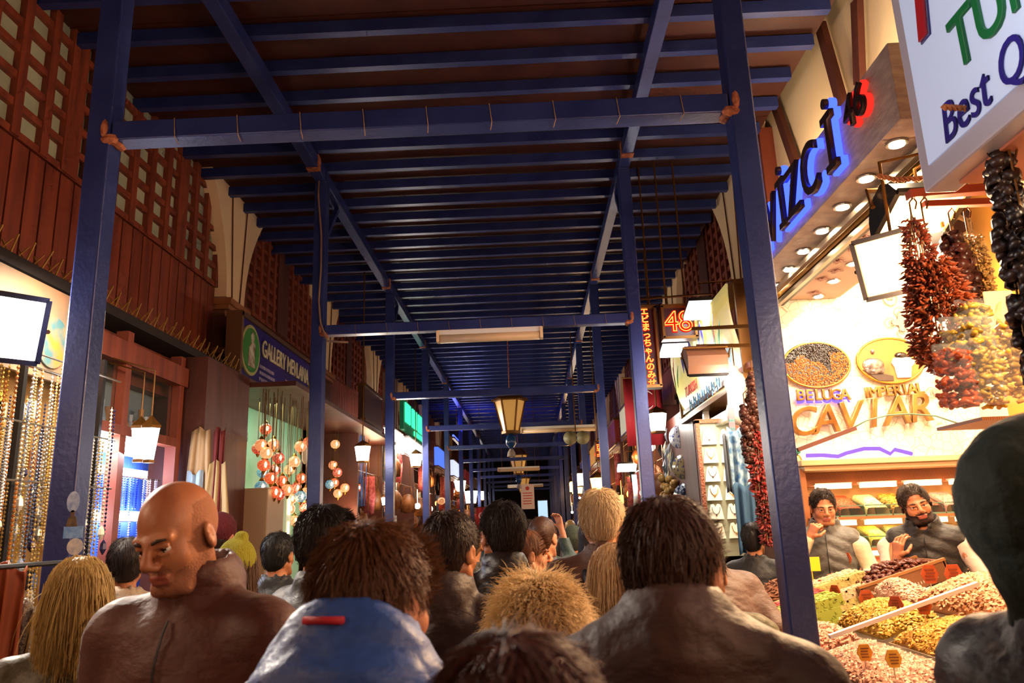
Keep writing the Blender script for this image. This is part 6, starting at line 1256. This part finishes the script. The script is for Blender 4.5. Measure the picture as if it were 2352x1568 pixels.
P('person with a yellow-green knitted hat walking on the left', -1.36, 3.6, 1.62, yaw=15, hair='long', hcol='5a3c28', coat='8a7068', near=1, seed=20, hat=('9a9428', 'pompom'), sk='fair', strand=600)
P('person in a dark red cap and black coat behind the bald man', -2.0, 5.0, 1.78, yaw=-20, hair='short', hcol='241814', coat='1a1618', near=1, seed=21, hat=('5a1420', 'cap'), strand=300)
P('dark-haired person in a pale jacket before the lit window on the left', -1.98, 3.8, 1.66, yaw=30, hair='short', hcol='241614', coat='a89480', near=1, seed=22)
P('person in a black padded jacket left of the black-haired man', -1.43, 4.4, 1.66, yaw=-10, hair='short', hcol='14100f', coat='16161a', coat_kind='puffer', near=1, seed=23)
P('person with a dark flat cap right of the fair-haired man', .55, 4.8, 1.67, yaw=-30, head=(-10, 0, 0), hair='short', hcol='302018', coat='3a3430', near=1, seed=24, hat=('3a2c24', 'cap'), strand=300)
P('person holding up a bright phone above the crowd', .09, 6.3, 1.66, yaw=0, hair='short', hcol='2c1c16', coat='2a3a34', near=1, seed=25, arms=('down', 'high'), strand=300, hands=((.3, .5), (.7, .6)))
t = thing('mobile_phone', 'bright bluish phone held up above the heads in the middle distance', 'phone', at(1247, 1172, Y=6.3)); MB().box((0, 0, 0), (.085, .01, .17)).build('case', M_black, t, bevel=.004); MB().box((0, -.007, 0), (.076, .003, .155)).build('screen', glow('phone_screen', 'a8c4e8', 1.1), t)
P('small dark-haired person deep in the crowd, left of the centre', -.5, 6.5, 1.64, yaw=30, head=(20, 0, 0), hair='short', hcol='2c1c14', coat='1e2c3c', near=1, seed=26, strand=300)
P('person with a grey-green cap in the middle distance', .36, 7.0, 1.62, yaw=0, hair='short', hcol='3a3a30', coat='30382e', near=1, seed=27, hat=('4a5040', 'cap'), strand=200)
# backpack straps of the fair-haired man belong to a backpack of its own
t = thing('backpack', 'dark backpack worn by the tall fair-haired man', 'backpack', (.31, 3.27, 1.2)); g = Field(np.arange(-.2, .2, .015), np.arange(-.14, .14, .015), np.arange(-.32, .3, .015)); g.ell((0, 0, 0), (.15, .09, .24), k=.05); g.cap((-.09, -.02, -.15), (.09, -.02, -.15), .07, k=.05); V, F = g.nets(); put('pack', raw_mesh('pack', V, F, [mat('navy_nylon', '1c1c28', .6, bump=.3, bscale=30)]), t)
for s_ in (-1, 1): MB().tube([(s_*.07, .02, .1), (s_*.08, .06, .21), (s_*.09, .2, .265), (s_*.1, .33, .2), (s_*.11, .36, .05)], .02, 8).build('strap', mat('navy_nylon', '1c1c28', .6), t, True)
# far crowd
ccol = ['2a2426', '3a2a24', '20242e', '4a3a30', '1c1c1e', '5a2a24', '38342c', '2c3a44']; hcl = ['241812', '3a2418', '5a3c24', '1c1412', '6a4a30', '8a6a40']
k = 0
for row, (yy, n) in enumerate(((5.55, 3), (7.8, 4), (9.2, 4), (11, 4), (13, 4), (15.5, 4), (18.5, 4), (22, 4), (26, 3), (31, 3))):
    for i in range(n):
        xx = -1.7+2.6*(i+.5)/n+R.uniform(-.08, .08); k += 1
        ci, hi = (k*3) % 8, (k*5) % 6; cname = ['charcoal', 'brown', 'navy', 'taupe', 'black', 'maroon', 'olive', 'slate blue'][ci]; hname = ['dark', 'brown', 'chestnut', 'black', 'light brown', 'fair'][hi]
        P(f'distant {hname} haired person in a {cname} coat, {["nearest", "second", "third", "fourth", "fifth", "sixth", "seventh", "eighth", "ninth", "last"][row]} far row, {["first", "second", "third", "fourth", "fifth"][i]} from the left', xx, yy+R.uniform(-.2, .2), R.uniform(1.58, 1.74), yaw=R.uniform(-25, 25), hair=R.choice(['short', 'medium', 'long', 'short']), hcol=hcl[hi], coat=ccol[ci], near=0, seed=40+k, group='far rows of the crowd')

cloth(at(22, 1300, X=-1.95), .16, .42, mat('orange_brown_leather', '8a4020', .5), 'orange-brown leather garment hanging at the lower left edge', 'garment', 'garment', seed=31)
cloth(at(62, 1385, X=-1.9), .09, .22, mat('silver_sequins', 'a8a49c', .3, .5, bump=.8, bscale=90), 'small silvery sequinned cloth at the lower left edge', 'cloth', 'sequinned_cloth', seed=32)
b = thing('floor_rack', 'low black rack at the lower left edge holding the leather garment', 'rack', (-1.93, 2.75, 0))
z_ = at(22, 1300, X=-1.95).z
MB().tube([(0, -.5, z_), (0, .5, z_)], .01, 6).build('rail', M_black, b); MB().tube([(0, -.5, 0), (0, -.5, z_)], .012, 6).build('upright', M_black, b); MB().tube([(0, .5, 0), (0, .5, z_)], .012, 6).build('upright', M_black, b)
